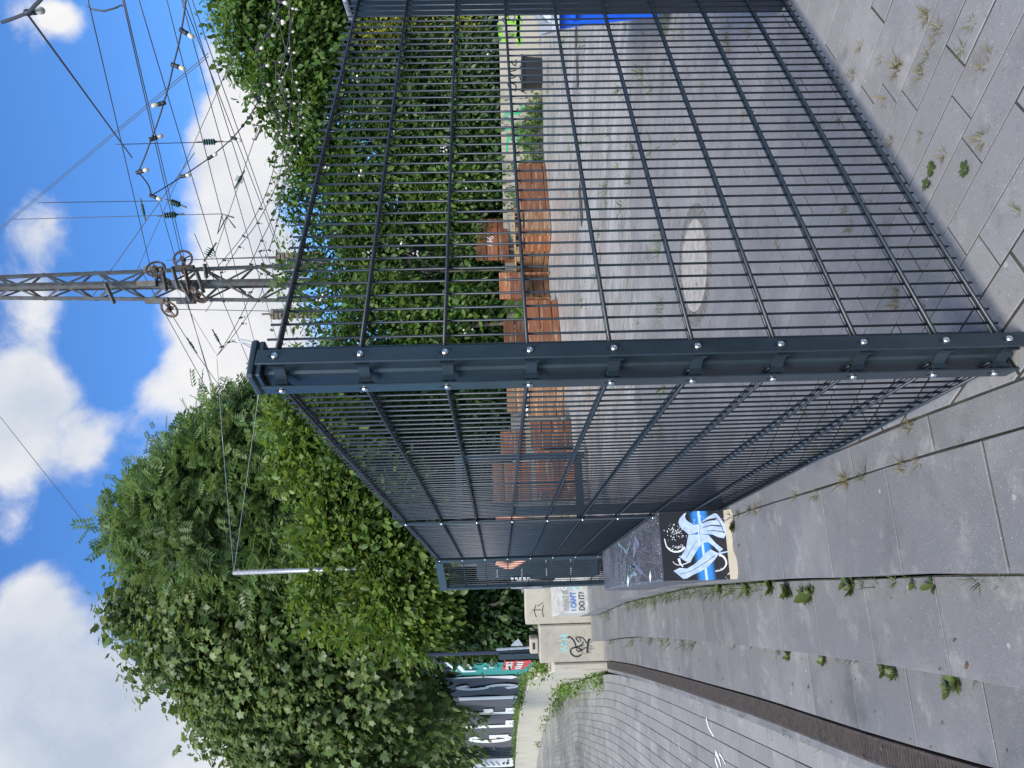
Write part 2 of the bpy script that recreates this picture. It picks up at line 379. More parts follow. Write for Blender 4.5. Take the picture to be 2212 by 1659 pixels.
ML_dark = leafmat('dark hedge leaves', (.024, .055, .016), (.045, .090, .024), (.08, .13, .038), .28)
ML_var = leafmat('variegated leaves', (.05, .10, .02), (.30, .30, .04), (.48, .42, .08), .3)
ML_dry = leafmat('dry weeds', (.10, .11, .03), (.20, .16, .05), (.24, .19, .08), .25)
ML_weed = leafmat('weeds', (.06, .12, .02), (.10, .17, .03), (.17, .21, .05), .35)
ML_plant = leafmat('olive weed leaves', (.045, .075, .022), (.085, .115, .03), (.17, .16, .055), .3)
M_petal = pm('white petals', (.75, .72, .70), .7)

# ------------------------------------------------------------------ leaves
def tmpl(kind):
    if kind == 'ovate':
        v = [(0,0,0),(.35,.26,.05),(.75,.20,.03),(1,0,-.08),(.75,-.20,.03),(.35,-.26,.05),(.5,0,0)]
        f = [(0,6,1),(1,6,2),(2,6,3),(3,6,4),(4,6,5),(5,6,0)]
    elif kind == 'maple':
        v = [(0,0,0),(.10,.42,-.06),(.34,.30,.02),(.60,.52,-.08),(.68,.24,.02),(1,0,-.12),(.68,-.24,.02),(.60,-.52,-.08),(.34,-.30,.02),(.10,-.42,-.06),(.42,0,.03)]
        f = [(10,i,i+1) for i in range(0, 9)] + [(10,9,0)]
    elif kind == 'pinnate':
        v = []; f = []
        def leaflet(x, y, ang, l, w):
            o = len(v); c, s = math.cos(ang), math.sin(ang)
            for (a, b_) in ((0,0),(.5,.5),(1,0),(.5,-.5)):
                v.append((x + c*a*l - s*b_*w, y + s*a*l + c*b_*w, -.10*a*abs(s) - .12*x*x)); 
            f.extend([(o,o+1,o+2),(o,o+2,o+3)])
        for k in range(5):
            x = .22 + k*.16
            for s in (1, -1): leaflet(x, 0, s*1.05, .36, .13)
        leaflet(.86, 0, 0, .30, .13)
        leaflet(0, 0, 0, .95, .02)
    elif kind == 'blade':
        v = [(0,.03,0),(0,-.03,0),(.5,-.025,.08),(.5,.025,.08),(1,0,-.02)]; f = [(0,1,2),(0,2,3),(3,2,4)]
    return np.array(v, float), np.array(f, int)

def leaf_mesh(name, P, D, Nn, S, kind, material, parent=None, width=1.0, tone=None):
    tv, tf = tmpl(kind); tv = tv*np.array([1, width, 1])
    D = D/np.linalg.norm(D, axis=1, keepdims=True)
    B = np.cross(Nn, D); bl = np.linalg.norm(B, axis=1, keepdims=True); bl[bl < 1e-6] = 1; B = B/bl
    Z = np.cross(D, B)
    V = P[:, None, :] + S[:, None, None]*(tv[None, :, 0:1]*D[:, None, :] + tv[None, :, 1:2]*B[:, None, :] + tv[None, :, 2:3]*Z[:, None, :])
    n, k = len(P), len(tv); V = V.reshape(-1, 3)
    if parent is not None: V = V - np.array(ROOTLOC[parent.name])
    F = (tf[None] + (np.arange(n)*k)[:, None, None]).reshape(-1, 3)
    me = bpy.data.meshes.new(name); me.vertices.add(len(V)); me.vertices.foreach_set('co', V.ravel())
    me.loops.add(F.size); me.loops.foreach_set('vertex_index', F.ravel().astype(np.int32))
    me.polygons.add(len(F)); me.polygons.foreach_set('loop_start', np.arange(0, F.size, 3, dtype=np.int32))
    me.update(calc_edges=True); me.materials.append(material)
    at_ = me.attributes.new('tone', 'FLOAT', 'POINT'); at_.data.foreach_set('value', (np.repeat(tone, k) if tone is not None else np.full(n*k, .5)).astype(np.float32))
    o = bpy.data.objects.new(name, me); COL.objects.link(o)
    if parent is not None: o.parent = parent
    return o

def crown(name, blobs, n_clu, per, size, kind, material, parent, seed, spread=.16, droop=.45, fill=.25, facing=.35, width=1.0, lump=.18, norm_out=.8, void=0.0):
    """leaf clusters spread through lumpy ellipsoids; blobs = [(centre, radii, weight)]"""
    R = np.random.default_rng(seed)
    w = np.array([b[2] if len(b) > 2 else (b[1][0]*b[1][2]) for b in blobs], float); w /= w.sum()
    bi = R.choice(len(blobs), n_clu, p=w)
    C = np.array([b[0] for b in blobs])[bi]; Rd = np.array([b[1] for b in blobs])[bi]
    d = R.normal(size=(n_clu, 3)); d /= np.linalg.norm(d, axis=1, keepdims=True)
    flip = (d[:, 1] > .25) & (R.random(n_clu) > facing); d[flip, 1] *= -1
    ph = seed*1.7
    lum = 1 + lump*(np.sin(d[:, 0]*5+ph+bi)*np.sin(d[:, 2]*6+ph*.7+bi*2) + .6*np.sin(d[:, 0]*13+bi)*np.sin(d[:, 2]*11+ph+d[:, 1]*9))
    rr = np.where(R.random(n_clu) < fill, R.random(n_clu)**.5*.9, 1-np.abs(R.normal(size=n_clu))*.10)*lum
    P = C + d*Rd*rr[:, None]
    rr = np.minimum(rr, 1.16); P = C + d*Rd*rr[:, None]
    if void:                                   # hollows between the sprays
        hol = np.sin(P[:, 0]*2.3+seed)*np.sin(P[:, 2]*2.9+seed*1.3+P[:, 0]*.6) + .55*np.sin(P[:, 0]*5.1+1.1*seed)*np.sin(P[:, 2]*4.3+.4*seed)
        keep = hol > np.quantile(hol, void); P, d, C = P[keep], d[keep], C[keep]; n_clu = len(P)
    n = n_clu*per
    Pc = np.repeat(P, per, 0); dc = np.repeat(d, per, 0)
    off = np.clip(R.normal(size=(n, 3)), -1.7, 1.7)*spread; P2 = Pc + off
    N_ = dc*norm_out + np.array([0, 0, .75]) + R.normal(size=(n, 3))*.45; N_ /= np.linalg.norm(N_, axis=1, keepdims=True)
    D = dc*.5 + off/spread*.35 + np.array([0, 0, -droop]) + R.normal(size=(n, 3))*.45
    S = size*np.exp(np.clip(R.normal(size=n), -2, 1.6)*.34)
    tone = np.repeat(R.random(n_clu), per)
    return leaf_mesh(name, P2, D, N_, S, kind, material, parent, width, tone)

def bare_tree(name, base, label, group, limbs, r0, cat='tree', matl=None):
    rt = root(name, base, label, cat, group)
    mb = MB(); b = Vector(base)
    tips = [Vector(t) for t in limbs]
    fork = b + (sum(tips, Vector((0,0,0)))/len(tips) - b)*.38
    mb.tube([b, b*.6 + fork*.4 + Vector((.08,.05,0)), fork], [r0, r0*.85, r0*.7], 8)
    mb.build('trunk', matl or M_bark, rt, True)
    for t in tips:
        mb = MB(); mid = fork*.5 + t*.5 + Vector((rng.uniform(-.3,.3), rng.uniform(-.2,.2), rng.uniform(.0,.4)))
        mb.tube([fork - (fork-b)*.04, mid, t], [r0*.5, r0*.3, r0*.08], 6)
        for _ in range(3):
            q = mid*.5 + t*.5; e = q + Vector((rng.uniform(-1,1), rng.uniform(-1,.6), rng.uniform(-.2,.8)))*.7
            mb.tube([q, e], [r0*.16, r0*.04], 5)
        mb.build('limb', matl or M_bark, rt, True)
    return rt

# ================================================================== ground and paving
def lerp_poly(poly, Y):                       # X of a polyline given by rising Y
    for (x0, y0), (x1, y1) in zip(poly, poly[1:]):
        if Y <= y1 or (x1, y1) == poly[-1]:
            t = (Y-y0)/(y1-y0); return x0 + (x1-x0)*t
E1 = [(-.15,.5),(-.50,1.82),(-.65,2.42),(-.79,2.91),(-.92,3.41),(-1.07,3.95),(-1.6,5.79),(-2.0,7.0),(-2.62,8.9),(-3.30,10.75),(-3.85,12.35)]
E2 = [(-.47,.5),(-.91,2.12),(-1.03,2.55),(-1.18,3.07),(-1.49,4.10),(-1.95,5.58),(-2.34,6.81),(-2.97,8.74),(-3.60,10.54),(-4.26,12.35)]
E3 = [(-.76,.5),(-1.37,2.57),(-1.58,3.21),(-1.74,3.73),(-2.05,4.76),(-2.87,7.32),(-3.65,9.7),(-4.56,12.35)]
MLN = [(E1[0][0]+.49, .5)] + [(x+.48, y) for x, y in E1[1:]]        # where slabs meet the plank pavers
KLN = [(x+.36, y) for x, y in E1]
WALLB = [(-4.72,12.35),(-7.2,18.1),(-9.7,22.8),(-11.65,26.7),(-13.7,30.3),(-16.7,35.0),(-19.4,38.7),(-23,43.0),(-29,49)]
BACKW = [(-3.32,12.9),(-2.2,13.7),(-1.0,14.7),(.2,15.7),(1.4,16.7),(2.6,17.5),(3.8,17.75),(5.0,17.7),(6.3,17.6),(7.6,17.6),(9.0,17.6),(10.4,17.6),(11.8,17.6)]
Z2, Z3, ZF = -.20, -.40, -.45

mb = MB(); mb.add([(-400,-60,-.56),(400,-60,-.56),(400,700,-.56),(-400,700,-.56)], [(0,1,2,3)])
tag(mb.build('ground', M_soil), 'dark soil ground reaching to the horizon', 'ground', kind='structure')
# dark bank added behind the walls so no sky shows through the hedge
mb = MB(); nx, ny = 46, 12; V = []; F = []
for j in range(ny):
    for i in range(nx):
        x = -34 + i*1.45; t = j/(ny-1)
        if x < -4.6:
            yb = None
            for (x0, y0), (x1, y1) in zip(WALLB, WALLB[1:]):
                if x <= x0 and x >= x1: yb = y0 + (y1-y0)*(x-x0)/(x1-x0)
            yb = yb if yb is not None else 49
            yb += .9
        else:
            yb = 13.4 + (x+3.3)*.75 if x < 2.4 else 18.1
        yb = max(yb, 13.2)
        V.append((x, yb + t*22, -.3 + 1.2*min(1, t*16) + 3.3*(1-math.exp(-t*14)) + .25*math.sin(i*1.3+j)*t))
for j in range(ny-1):
    for i in range(nx-1): F.append((j*nx+i, j*nx+i+1, (j+1)*nx+i+1, (j+1)*nx+i))
mb.add(V, F); tag(mb.build('backing_bank', M_soil, smooth=True), 'dark bank added behind the walls to close sky gaps in the hedge', 'bank', kind='structure')

# --- plaza of narrow plank pavers, laid square to the right fence panel
AX = Vector((math.cos(rad(131)), math.sin(rad(131)))); AY = Vector((math.cos(rad(41)), math.sin(rad(41))))
plaza = MB()
pts = [(x, y) for x, y in MLN] + [(x, y) for x, y in [(-3.3,12.9)]+BACKW[1:]] + [(12,.5)]
cxx = sum(p[0] for p in pts)/len(pts)
plaza.add([(p[0], p[1], -.0024) for p in pts] + [(4, 8, -.0024)], [(i, (i+1) % len(pts), len(pts))[::-1] for i in range(len(pts))])
plaza = tag(plaza.build('plaza_paving', M_joint), 'grey plank paving of the plaza inside and beyond the fence', 'paving', kind='structure')
PL, PW, TH = .375, .125, .05
def pave_mesh(l, w, ch=.0010):
    m = MB(); m.slab([(-l/2,-w/2),(l/2,-w/2),(l/2,w/2),(-l/2,w/2)], 0, TH, ch); return m
pm_near = mesh_of(pave_mesh(PL-.0044, PW-.0044), 'paver', M_paver)
def back_y(X):
    for (x0, y0), (x1, y1) in zip(BACKW, BACKW[1:]):
        if x0 <= X <= x1: return y0 + (y1-y0)*(X-x0)/(x1-x0)
    return 12.9 if X < BACKW[0][0] else 17.6
cand = []; edgep = []
for r in range(-150, 190):
    for k in range(-40, 80):
        o = ((r*7919) % 13)/13*PL if r % 2 else ((r*104729) % 11)/11*PL
        p = AY*(r*PW) + AX*(k*PL + o)
        if p.y < .9 or p.y > 17.7 or p.x > 11.5: continue
        dk = p.x - lerp_poly(MLN, min(p.y, 12.3))
        if dk < .22:
            if dk > -.22 and p.y < 12.5: edgep.append(p)
            continue
        if p.y > back_y(p.x) - .05: continue
        q = px((p.x, p.y, 0))
        if not (-160 < q[0] < 2420 and -420 < q[1] < 1900): continue
        cand.append((p.y, p, q))
cand.sort(key=lambda c: c[0])
near = [c for c in cand if -30 < c[2][0] < 2250 and -30 < c[2][1] < 1700][:298]
ids = set(id(c) for c in near)
angp = rad(131)
for c in near:
    o = inst('paver', pm_near, (c[1].x, c[1].y, rng.uniform(-.0006, .0008)), plaza, (rng.uniform(-.003,.003), rng.uniform(-.0015,.0015), angp))
far = MB(); u = AX*(PL/2-.0050); v = AY*(PW/2-.0048)
def clip_edge(poly):                           # cut a paver along the kerb line
    out = []
    def side(q): return q.x - (lerp_poly(MLN, min(q.y, 12.3)) + .004)
    for i in range(len(poly)):
        a, b_ = poly[i], poly[(i+1) % len(poly)]; sa, sb = side(a), side(b_)
        if sa >= 0: out.append(a)
        if sa*sb < 0: out.append(a.lerp(b_, sa/(sa-sb)))
    return out
ymax = near[-1][0]; marg = MB()
for c in cand:
    if id(c) in ids: continue
    p = c[1]; z = rng.uniform(-.0008, .0010)
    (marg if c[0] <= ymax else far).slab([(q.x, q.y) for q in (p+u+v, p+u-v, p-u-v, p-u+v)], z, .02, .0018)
for p in edgep:
    poly = clip_edge([p+u+v, p+u-v, p-u-v, p-u+v])
    ar = sum(a.x*b_.y-b_.x*a.y for a, b_ in zip(poly, poly[1:]+poly[:1]))/2 if len(poly) > 2 else 0
    if ar > 4e-4: 
        m = MB(); m.slab([(q.x, q.y) for q in poly], rng.uniform(-.001, .001), .02, .002)
        if p.y < 5: m.build('cut_paver', M_paver, plaza)
        else: far.add(m.v, m.f)
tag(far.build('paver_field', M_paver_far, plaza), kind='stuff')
tag(marg.build('paver_margin', M_paver_marg, plaza), kind='stuff')

# --- stepped edge: big slabs in bands that follow the curve
def band(name, label, inner, outer, zt, th, step, matl, start, y0=.6, y1=12.3, gap=.0085, ext=0.0):
    base = MB(); ys = np.arange(y0, y1+.01, .25)
    I = [(lerp_poly(inner, y), y) for y in ys]; O = [(lerp_poly(outer, y)-ext, y) for y in ys]; n = len(ys)
    base.add([(x, y, zt-.004) for x, y in I] + [(x+.02, y, zt-.004) for x, y in O], [(i, i+1, n+i+1, n+i) for i in range(n-1)])
    par = tag(base.build(name, M_joint), label, 'steps', kind='structure')
    y = start
    while y < y1-.1:
        ya, yb = y+gap/2, min(y+step, y1)-gap/2
        sh = .28*.27                                    # joints lie square to the edge
        def pt(line, yy, dx, k): return (lerp_poly(line, yy)+dx, yy)
        w_ = lerp_poly(inner, ya)-lerp_poly(outer, ya)
        d = w_*.27
        poly = [pt(inner, ya, -gap/2, 0), pt(inner, yb, -gap/2, 0), (lerp_poly(outer, min(yb-d, 12.35))+gap/2, yb-d), (lerp_poly(outer, min(ya-d, 12.35))+gap/2, ya-d)]
        m = MB(); m.slab(poly, zt + rng.uniform(-.0015, .0015), th, .0016); m.build('slab', matl, par)
        y += step
    return par
band('plaza_edge_paving', 'large grey slabs along the plaza edge beside the left fence', KLN, E1, 0.0, .22, .50, M_slab, .97-.5)
band('kerb_paving', 'narrow row of kerb stones between slabs and plank pavers', MLN, KLN, -.001, .10, .50, M_slab, .72-.5)
band('upper_step', 'broad grey slab step below the plaza edge', [(x-.004, y) for x, y in E1], E2, Z2, .24, .50, M_slab, .55)
band('lower_step', 'lowest grey slab step beside the drain', [(x-.004, y) for x, y in E2], E3, Z3, .12, .50, M_slab, .62)
# risers under the slab edges
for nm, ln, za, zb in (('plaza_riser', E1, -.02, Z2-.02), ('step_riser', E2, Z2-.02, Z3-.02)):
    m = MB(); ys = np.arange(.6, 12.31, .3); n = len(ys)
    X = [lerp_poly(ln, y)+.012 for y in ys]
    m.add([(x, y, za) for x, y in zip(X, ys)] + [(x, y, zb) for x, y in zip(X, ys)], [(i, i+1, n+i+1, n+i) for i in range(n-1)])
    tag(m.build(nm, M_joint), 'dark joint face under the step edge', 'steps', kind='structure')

# --- drain channel
DRL = [(x-.155, y) for x, y in E3]
dr = root('drain_channel', (lerp_poly(E3, 3), 3, Z3), 'rusty slotted drain grating along the foot of the steps', 'drain')
y = 1.0
while y < 12.0:
    m = MB()
    for side, wd in ((0, .014), (1, .014)):
        xs0, xs1 = (lerp_poly(E3, y)-.012, lerp_poly(E3, y+.5)-.012) if side == 0 else (lerp_poly(E3, y)-.122, lerp_poly(E3, y+.5)-.122)
        m.hexa([(xs0-wd, y, Z3-.05),(xs0, y, Z3-.05),(xs1, y+.495, Z3-.05),(xs1-wd, y+.495, Z3-.05),(xs0-wd, y, Z3-.012),(xs0, y, Z3-.012),(xs1, y+.495, Z3-.012),(xs1-wd, y+.495, Z3-.012)])
    for k in range(21):
        yy = y + .012 + k*.0235 + rng.uniform(-.0006,.0006); x = lerp_poly(E3, yy)
        if k in (7, 14): 
            m.box((x-.068, yy, Z3-.02), (.10, .013, .02), rad(15)); continue
        m.box((x-.068, yy, Z3-.02), (.104, .0092, .022), rad(15))
    m.build('grate_section', M_iron, dr)
    m = MB(); x0, x1 = lerp_poly(E3, y), lerp_poly(E3, y+.5)
    m.hexa([(x0-.185, y, Z3-.06),(x0-.138, y, Z3-.06),(x1-.138, y+.497, Z3-.06),(x1-.185, y+.497, Z3-.06),(x0-.185, y, Z3-.022),(x0-.138, y, Z3-.016),(x1-.138, y+.497, Z3-.016),(x1-.185, y+.497, Z3-.022)])
    m.build('edge_frame', M_slab, dr)
    y += .5
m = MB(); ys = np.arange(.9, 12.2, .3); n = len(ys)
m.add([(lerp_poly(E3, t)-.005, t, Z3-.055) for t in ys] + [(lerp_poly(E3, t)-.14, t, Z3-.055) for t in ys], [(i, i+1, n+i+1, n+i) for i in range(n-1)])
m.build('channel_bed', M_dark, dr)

# --- lower floor: plank pavers in rows along the drain and the curved wall
GUIDE = [(x-.19, y) for x, y in E3[:-1]] + [(-4.72,12.2)] + [(x-.02, y-.02) for x, y in WALLB[1:]]
gl = [Vector(p) for p in GUIDE]; cum = [0]
for a, b_ in zip(gl, gl[1:]): cum.append(cum[-1] + (b_-a).length)
def gpos(s):
    for i in range(len(gl)-1):
        if s <= cum[i+1] or i == len(gl)-2:
            t = (s-cum[i])/(cum[i+1]-cum[i]); return gl[i].lerp(gl[i+1], t)
def gsm(s):                                   # smoothed position and left normal
    p = (gpos(max(0, s-1.2)) + gpos(s)*2 + gpos(min(cum[-1], s+1.2)))/4
    t = (gpos(min(cum[-1], s+1.2)) - gpos(max(0, s-1.2))).normalized()
    return p, Vector((-t.y, t.x))
NS = int(cum[-1]/.375); GT = [gsm(i*.375) for i in range(NS+2)]
def gq(s):
    i = min(int(s/.375), NS); t = s/.375 - i
    a, b_ = GT[i], GT[i+1]; return a[0].lerp(b_[0], t), a[1].lerp(b_[1], t)
lf = MB(); lf.add([(GT[i][0].x, GT[i][0].y, ZF-.0045) for i in range(0, NS, 4)] + [(GT[i][0].x+GT[i][1].x*26, GT[i][0].y+GT[i][1].y*26, ZF-.0045) for i in range(0, NS, 4)], [])
n = len(range(0, NS, 4)); lf.f = [(i, i+1, n+i+1, n+i) for i in range(n-1)]
lower = tag(lf.build('lower_paving', M_joint), 'grey curved plank paving of the lower court', 'paving', kind='structure')
cand = []
for r in range(0, 150):
    for k in range(0, NS):
        off = ((r*37) % 17)/17*.375
        if (k*.375 + off + .375) > cum[-1]: continue
        p, nn = gq(k*.375 + off); c = p + nn*(r*.125+.065)
        if c.y < 1.2 or c.y > 44: continue
        if c.y > 20 and r > 40: pass
        q = px((c.x, c.y, ZF))
        if not (900 < q[0] < 3200 and 1300 < q[1] < (2700 if c.y < 13 else 1800)): continue
        cand.append((c.y if -20 < q[0] < 2240 and q[1] < 1690 else 99+c.y, r, k*.375+off))
cand.sort()
near_l = cand[:290]; far_l = cand[290:]
def lp_poly(r, s):
    out = []
    for (ss, oo) in ((s+.003, r*.125+.003), (s+.372, r*.125+.003), (s+.372, r*.125+.122), (s+.003, r*.125+.122)):
        p, nn = gq(ss); q = p + nn*oo; out.append((q.x, q.y))
    return out
for (yy, r, s) in near_l:
    m = MB(); m.slab(lp_poly(r, s), ZF + rng.uniform(-.0015,.0015),   .03, .0018); m.build('paver', M_lpaver_o, lower)
m = MB()
for (yy, r, s) in far_l: m.slab(lp_poly(r, s), ZF + rng.uniform(-.001,.001), .02, .0018)
tag(m.build('paver_field', M_lpaver, lower), kind='stuff')

# --- round manhole cover inside the fence
mh = root('manhole_cover', (.72, 4.75, 0), 'round manhole cover with pale concrete fill and iron ring', 'manhole')
m = MB(); m.lathe([(.385, -.02), (.385, .004), (.375, .007), (.300, .007), (.292, .002), (.292, -.02)], (.72, 4.75, 0), n=40)
M_ring = mat('worn cast iron', (.20, .185, .175), .7, .1, var=.4, var_scale=25, bump=.5, bump_scale=120)
ring = m.build('iron_ring', M_ring, mh)
m = MB(); m.box((0, 0, 0), (.045, .022, .006)); stud = mesh_of(m, 'tread_stud', M_ring)
for k in range(30):
    a = 2*math.pi*k/30; inst('tread_stud', stud, (.72+.338*math.cos(a), 4.75+.338*math.sin(a), .008), ring, (0, 0, a))
m = MB(); m.lathe([(.291, -.02), (.291, .004), (.285, .006)], (.72, 4.75, 0), n=40); m.build('concrete_fill', mat('manhole concrete', (.36, .335, .30), .85, bump=.5, bump_scale=160, var=.3, var_scale=18), mh)

# ================================================================== walls
# back retaining wall: precast panels in a curve behind the benches
bw = root('retaining_wall', (2.6, 16.1, 0), 'pale concrete retaining wall with graffiti behind the benches', 'wall')
PANELS = []
def wall_panels(parent, line, width, z0, z1, th, matl):
    pts = [Vector(p) for p in line]; cum_ = [0]
    for a, b_ in zip(pts, pts[1:]): cum_.append(cum_[-1]+(b_-a).length)
    def pos(s):
        for i in range(len(pts)-1):
            if s <= cum_[i+1] or i == len(pts)-2: return pts[i].lerp(pts[i+1], (s-cum_[i])/(cum_[i+1]-cum_[i]))
    s = 0; out = []
    while s + .3 < cum_[-1]:
        a, b_ = pos(s), pos(min(s+width, cum_[-1])); d = (b_-a).normalized(); nn = Vector((d.y, -d.x))
        a2, b2 = a + d*.004, b_ - d*.004
        m = MB(); zt = z1 + rng.uniform(-.006, .006)
        c = (a2+b2)/2 - nn*th/2; L_ = (b2-a2).length
        m.bbox((c.x, c.y, (z0+zt)/2), (L_, th, zt-z0), math.atan2(d.y, d.x), .012)
        out.append((m.build('panel', matl, parent), a2, d, nn, L_)); s += width
    return out
PANELS = wall_panels(bw, BACKW, 1.16, -.1, .96, .16, M_lconc)

class Face:                                    # a vertical face for lettering: s along, t up, off outwards
    def __init__(s, o, d, up=(0,0,1)): s.o = Vector(o); s.d = Vector(d).normalized(); s.u = Vector(up).normalized(); s.n = s.d.cross(s.u)
    def p(s, a, b, off=.003): return s.o + s.d*a + s.u*b + s.n*off
def stroke(mb, face, pts, w, off=.003, w1=None, sub=5):
    P = [Vector(p) for p in pts]
    if len(P) > 2:                             # Catmull-Rom
        Q = []
        for i in range(len(P)-1):
            p0, p1, p2, p3 = P[max(i-1,0)], P[i], P[i+1], P[min(i+2, len(P)-1)]
            for k in range(sub):
                t = k/sub; Q.append(.5*((2*p1) + (p2-p0)*t + (2*p0-5*p1+4*p2-p3)*t*t + (3*p1-p0-3*p2+p3)*t**3))
        Q.append(P[-1]); P = Q
    V = []; n = len(P)
    for i, p in enumerate(P):
        d = (P[min(i+1, n-1)] - P[max(i-1, 0)]).normalized(); nn = Vector((-d.y, d.x))
        ww = (w + ((w1 if w1 is not None else w)-w)*i/(n-1))/2
        V += [face.p(*(p+nn*ww), off), face.p(*(p-nn*ww), off)]
    mb.add(V, [(2*i, 2*i+1, 2*i+3, 2*i+2) for i in range(n-1)])
def text_geo(txt, size):
    cu = bpy.data.curves.new('lettering', 'FONT'); cu.body = txt; cu.size = size; cu.resolution_u = 3
    o = bpy.data.objects.new('lettering', cu); COL.objects.link(o)
    me = bpy.data.meshes.new_from_object(o.evaluated_get(bpy.context.evaluated_depsgraph_get()))
    V = [v.co.copy() for v in me.vertices]; F = [tuple(p.vertices) for p in me.polygons]
    bpy.data.objects.remove(o); bpy.data.curves.remove(cu); bpy.data.meshes.remove(me)
    return V, F
def put_text(mb, face, txt, size, s0, t0, off=.003, sx=1.0, sy=1.0, slant=0.0):
    V, F = text_geo(txt, size); mb.add([face.p(s0 + v.x*sx + slant*v.y, t0 + v.y*sy, off) for v in V], F)

def panel_face(i):
    o, a, d, nn, L_ = PANELS[i]; return Face((a.x, a.y, 0), (d.x, d.y, 0)), o
def at_panel(ypx):                             # panel under a photo column
    best = min(range(len(PANELS)), key=lambda i: abs(px((*(PANELS[i][1]+PANELS[i][2]*PANELS[i][4]/2), .5))[1]-ypx)); return best
# spray tags on the back wall
def tagset(ypx, mat_, strokes, w):
    i = at_panel(ypx); f, o = panel_face(i); m = MB()
    for st in strokes: stroke(m, f, st, w)
    m.build('graffiti', mat_, o)
tagset(215, M_green, [[(-.1,.85),(.25,.8),(.1,.6),(.45,.55),(.2,.35)],[(.45,.9),(.5,.62),(.75,.88)],[(.8,.88),(.82,.5),(1.0,.48)],[(.85,.7),(1.05,.7)]], .05)
tagset(205, M_black, [[(.1,.35),(.2,.5),(.3,.3),(.35,.45)],[(.4,.48),(.5,.3),(.58,.47),(.7,.33)]], .018)
tagset(120, M_black, [[(.15,.72),(.35,.78),(.3,.6),(.15,.62)],[(.45,.78),(.5,.6),(.6,.76),(.65,.58)],[(.72,.75),(.85,.72),(.75,.6),(.9,.58)],[(.3,.42),(.5,.5),(.6,.38),(.75,.5)]], .028)
tagset(60, M_lime, [[(.1,.45),(.4,.5),(.75,.47),(1.05,.5)],[(.6,.5),(.62,.75),(.8,.78)],[(.15,.8),(.3,.92),(.6,.95)]], .09)
tagset(60, M_black, [[(.55,.8),(.7,.88),(.68,.72),(.85,.8),(.9,.68)],[(.6,.62),(.75,.58),(.9,.62),(.95,.5)],[(.62,.42),(.8,.48),(.95,.4)]], .02)
tagset(10, M_lime, [[(.05,.5),(.4,.52),(.9,.5)],[(.3,.5),(.32,.8)]], .09)
tagset(300, M_greyp, [[(.2,.75),(.25,.6)],[(.4,.55),(.5,.7)],[(.7,.8),(.72,.5)]], .03)
tagset(330, M_black, [[(.4,.6),(.5,.64),(.8,.5)],[(.55,.72),(.62,.5)]], .02)
tagset(470, M_black, [[(.3,.62),(.5,.75),(.45,.55),(.7,.7),(.65,.5)],[(.35,.82),(.7,.86)]], .014)
tagset(665, M_lime, [[(.1,.9),(.4,.72),(.7,.85),(.95,.7)],[(.15,.45),(.5,.62),(.85,.5)],[(.4,.3),(.6,.5)]], .11)
tagset(650, M_black, [[(.5,.88),(.6,.8),(.75,.88)],[(.6,.78),(.85,.82)]], .012)
tagset(1255, M_white, [[(.1,.55),(.3,.75),(.45,.5),(.25,.45),(.5,.35)],[(.5,.8),(.6,.5),(.8,.75)]], .05)

# stepped end wall: two precast blocks closing the steps
def conc_block(name, x0, x1, y0, y1, z0, z1, label):
    r = root(name, ((x0+x1)/2, y0, z0), label, 'wall'); m = MB()
    m.bbox(((x0+x1)/2, (y0+y1)/2, (z0+z1)/2), (x1-x0, y1-y0, z1-z0), 0, .018); b = m.build('block', M_lconc, r); return r, b
EY = 12.40
ra, ba = conc_block('end_wall_block', -3.965, -3.36, EY, EY+.42, -.42, .86, 'taller pale concrete end wall block with small black tag')
rb, bb = conc_block('end_wall_block', -4.60, -3.975, EY-.02, EY+.42, -.62, .64, 'lower pale concrete end wall block with dripping black tag')
rc, bc = conc_block('end_wall_block', -4.72, -4.605, EY-.05, EY+.45, -.62, .42, 'narrow low concrete block where end wall meets curved wall')
fA = Face((-3.965, EY, -.42), (1,0,0)); m = MB()
stroke(m, fA, [(.12,1.10),(.22,1.13),(.33,1.10)], .012); stroke(m, fA, [(.24,1.17),(.24,1.02)], .012); stroke(m, fA, [(.12,.98),(.22,1.0),(.32,.98)], .012); stroke(m, fA, [(.30,1.08),(.36,.98)], .012)
m.build('graffiti', M_black, ba)
fB = Face((-4.60, EY-.02, -.62), (1,0,0)); m = MB()
def BT(x, y): return (.02 + (460-y)/165*.585, (815-x)/274*1.03 + .19)
for st, w in (([(712,430),(700,438),(680,436),(666,420),(668,403),(685,397),(705,402),(714,415)], .026), ([(690,405),(702,418),(708,406)], .02), ([(690,397),(686,378),(676,358),(660,346),(655,352)], .024),
              ([(690,395),(712,386),(724,372)], .02), ([(703,394),(726,386)], .016), ([(714,408),(736,398)], .016), ([(704,374),(690,352),(712,350),(728,362),(736,380)], .018), ([(706,352),(712,372)], .016), ([(738,425),(740,398),(745,366),(753,361)], .032)):
    stroke(m, fB, [BT(*p) for p in st], w)
for k in range(10):
    x0, y0 = 742-k*.2, 364 + k*6.5; stroke(m, fB, [BT(x0, y0), BT(x0+rng.uniform(8,34), y0)], .006)
for k in range(6):
    y0 = 398 + k*6; stroke(m, fB, [BT(712, y0), BT(712+rng.uniform(8,22), y0)], .006)
m.build('graffiti', M_black, bb)
m = MB()
for st in ([(618,345),(640,335),(632,352),(655,330)], [(620,385),(650,372),(640,395),(620,400)], [(630,372),(655,385)], [(625,412),(650,405),(655,420)], [(615,362),(640,358),(660,362)]): stroke(m, fB, [BT(*p) for p in st], .014)
m.build('graffiti', M_cyan, bb)
m = MB()
for st in ([(.40,1.14),(.48,1.16),(.44,1.10),(.52,1.12)], [(.10,1.16),(.2,1.14)], [(.12,1.08),(.17,1.12)]): stroke(m, fB, st, .008)
m.build('graffiti', M_greyp, bb)

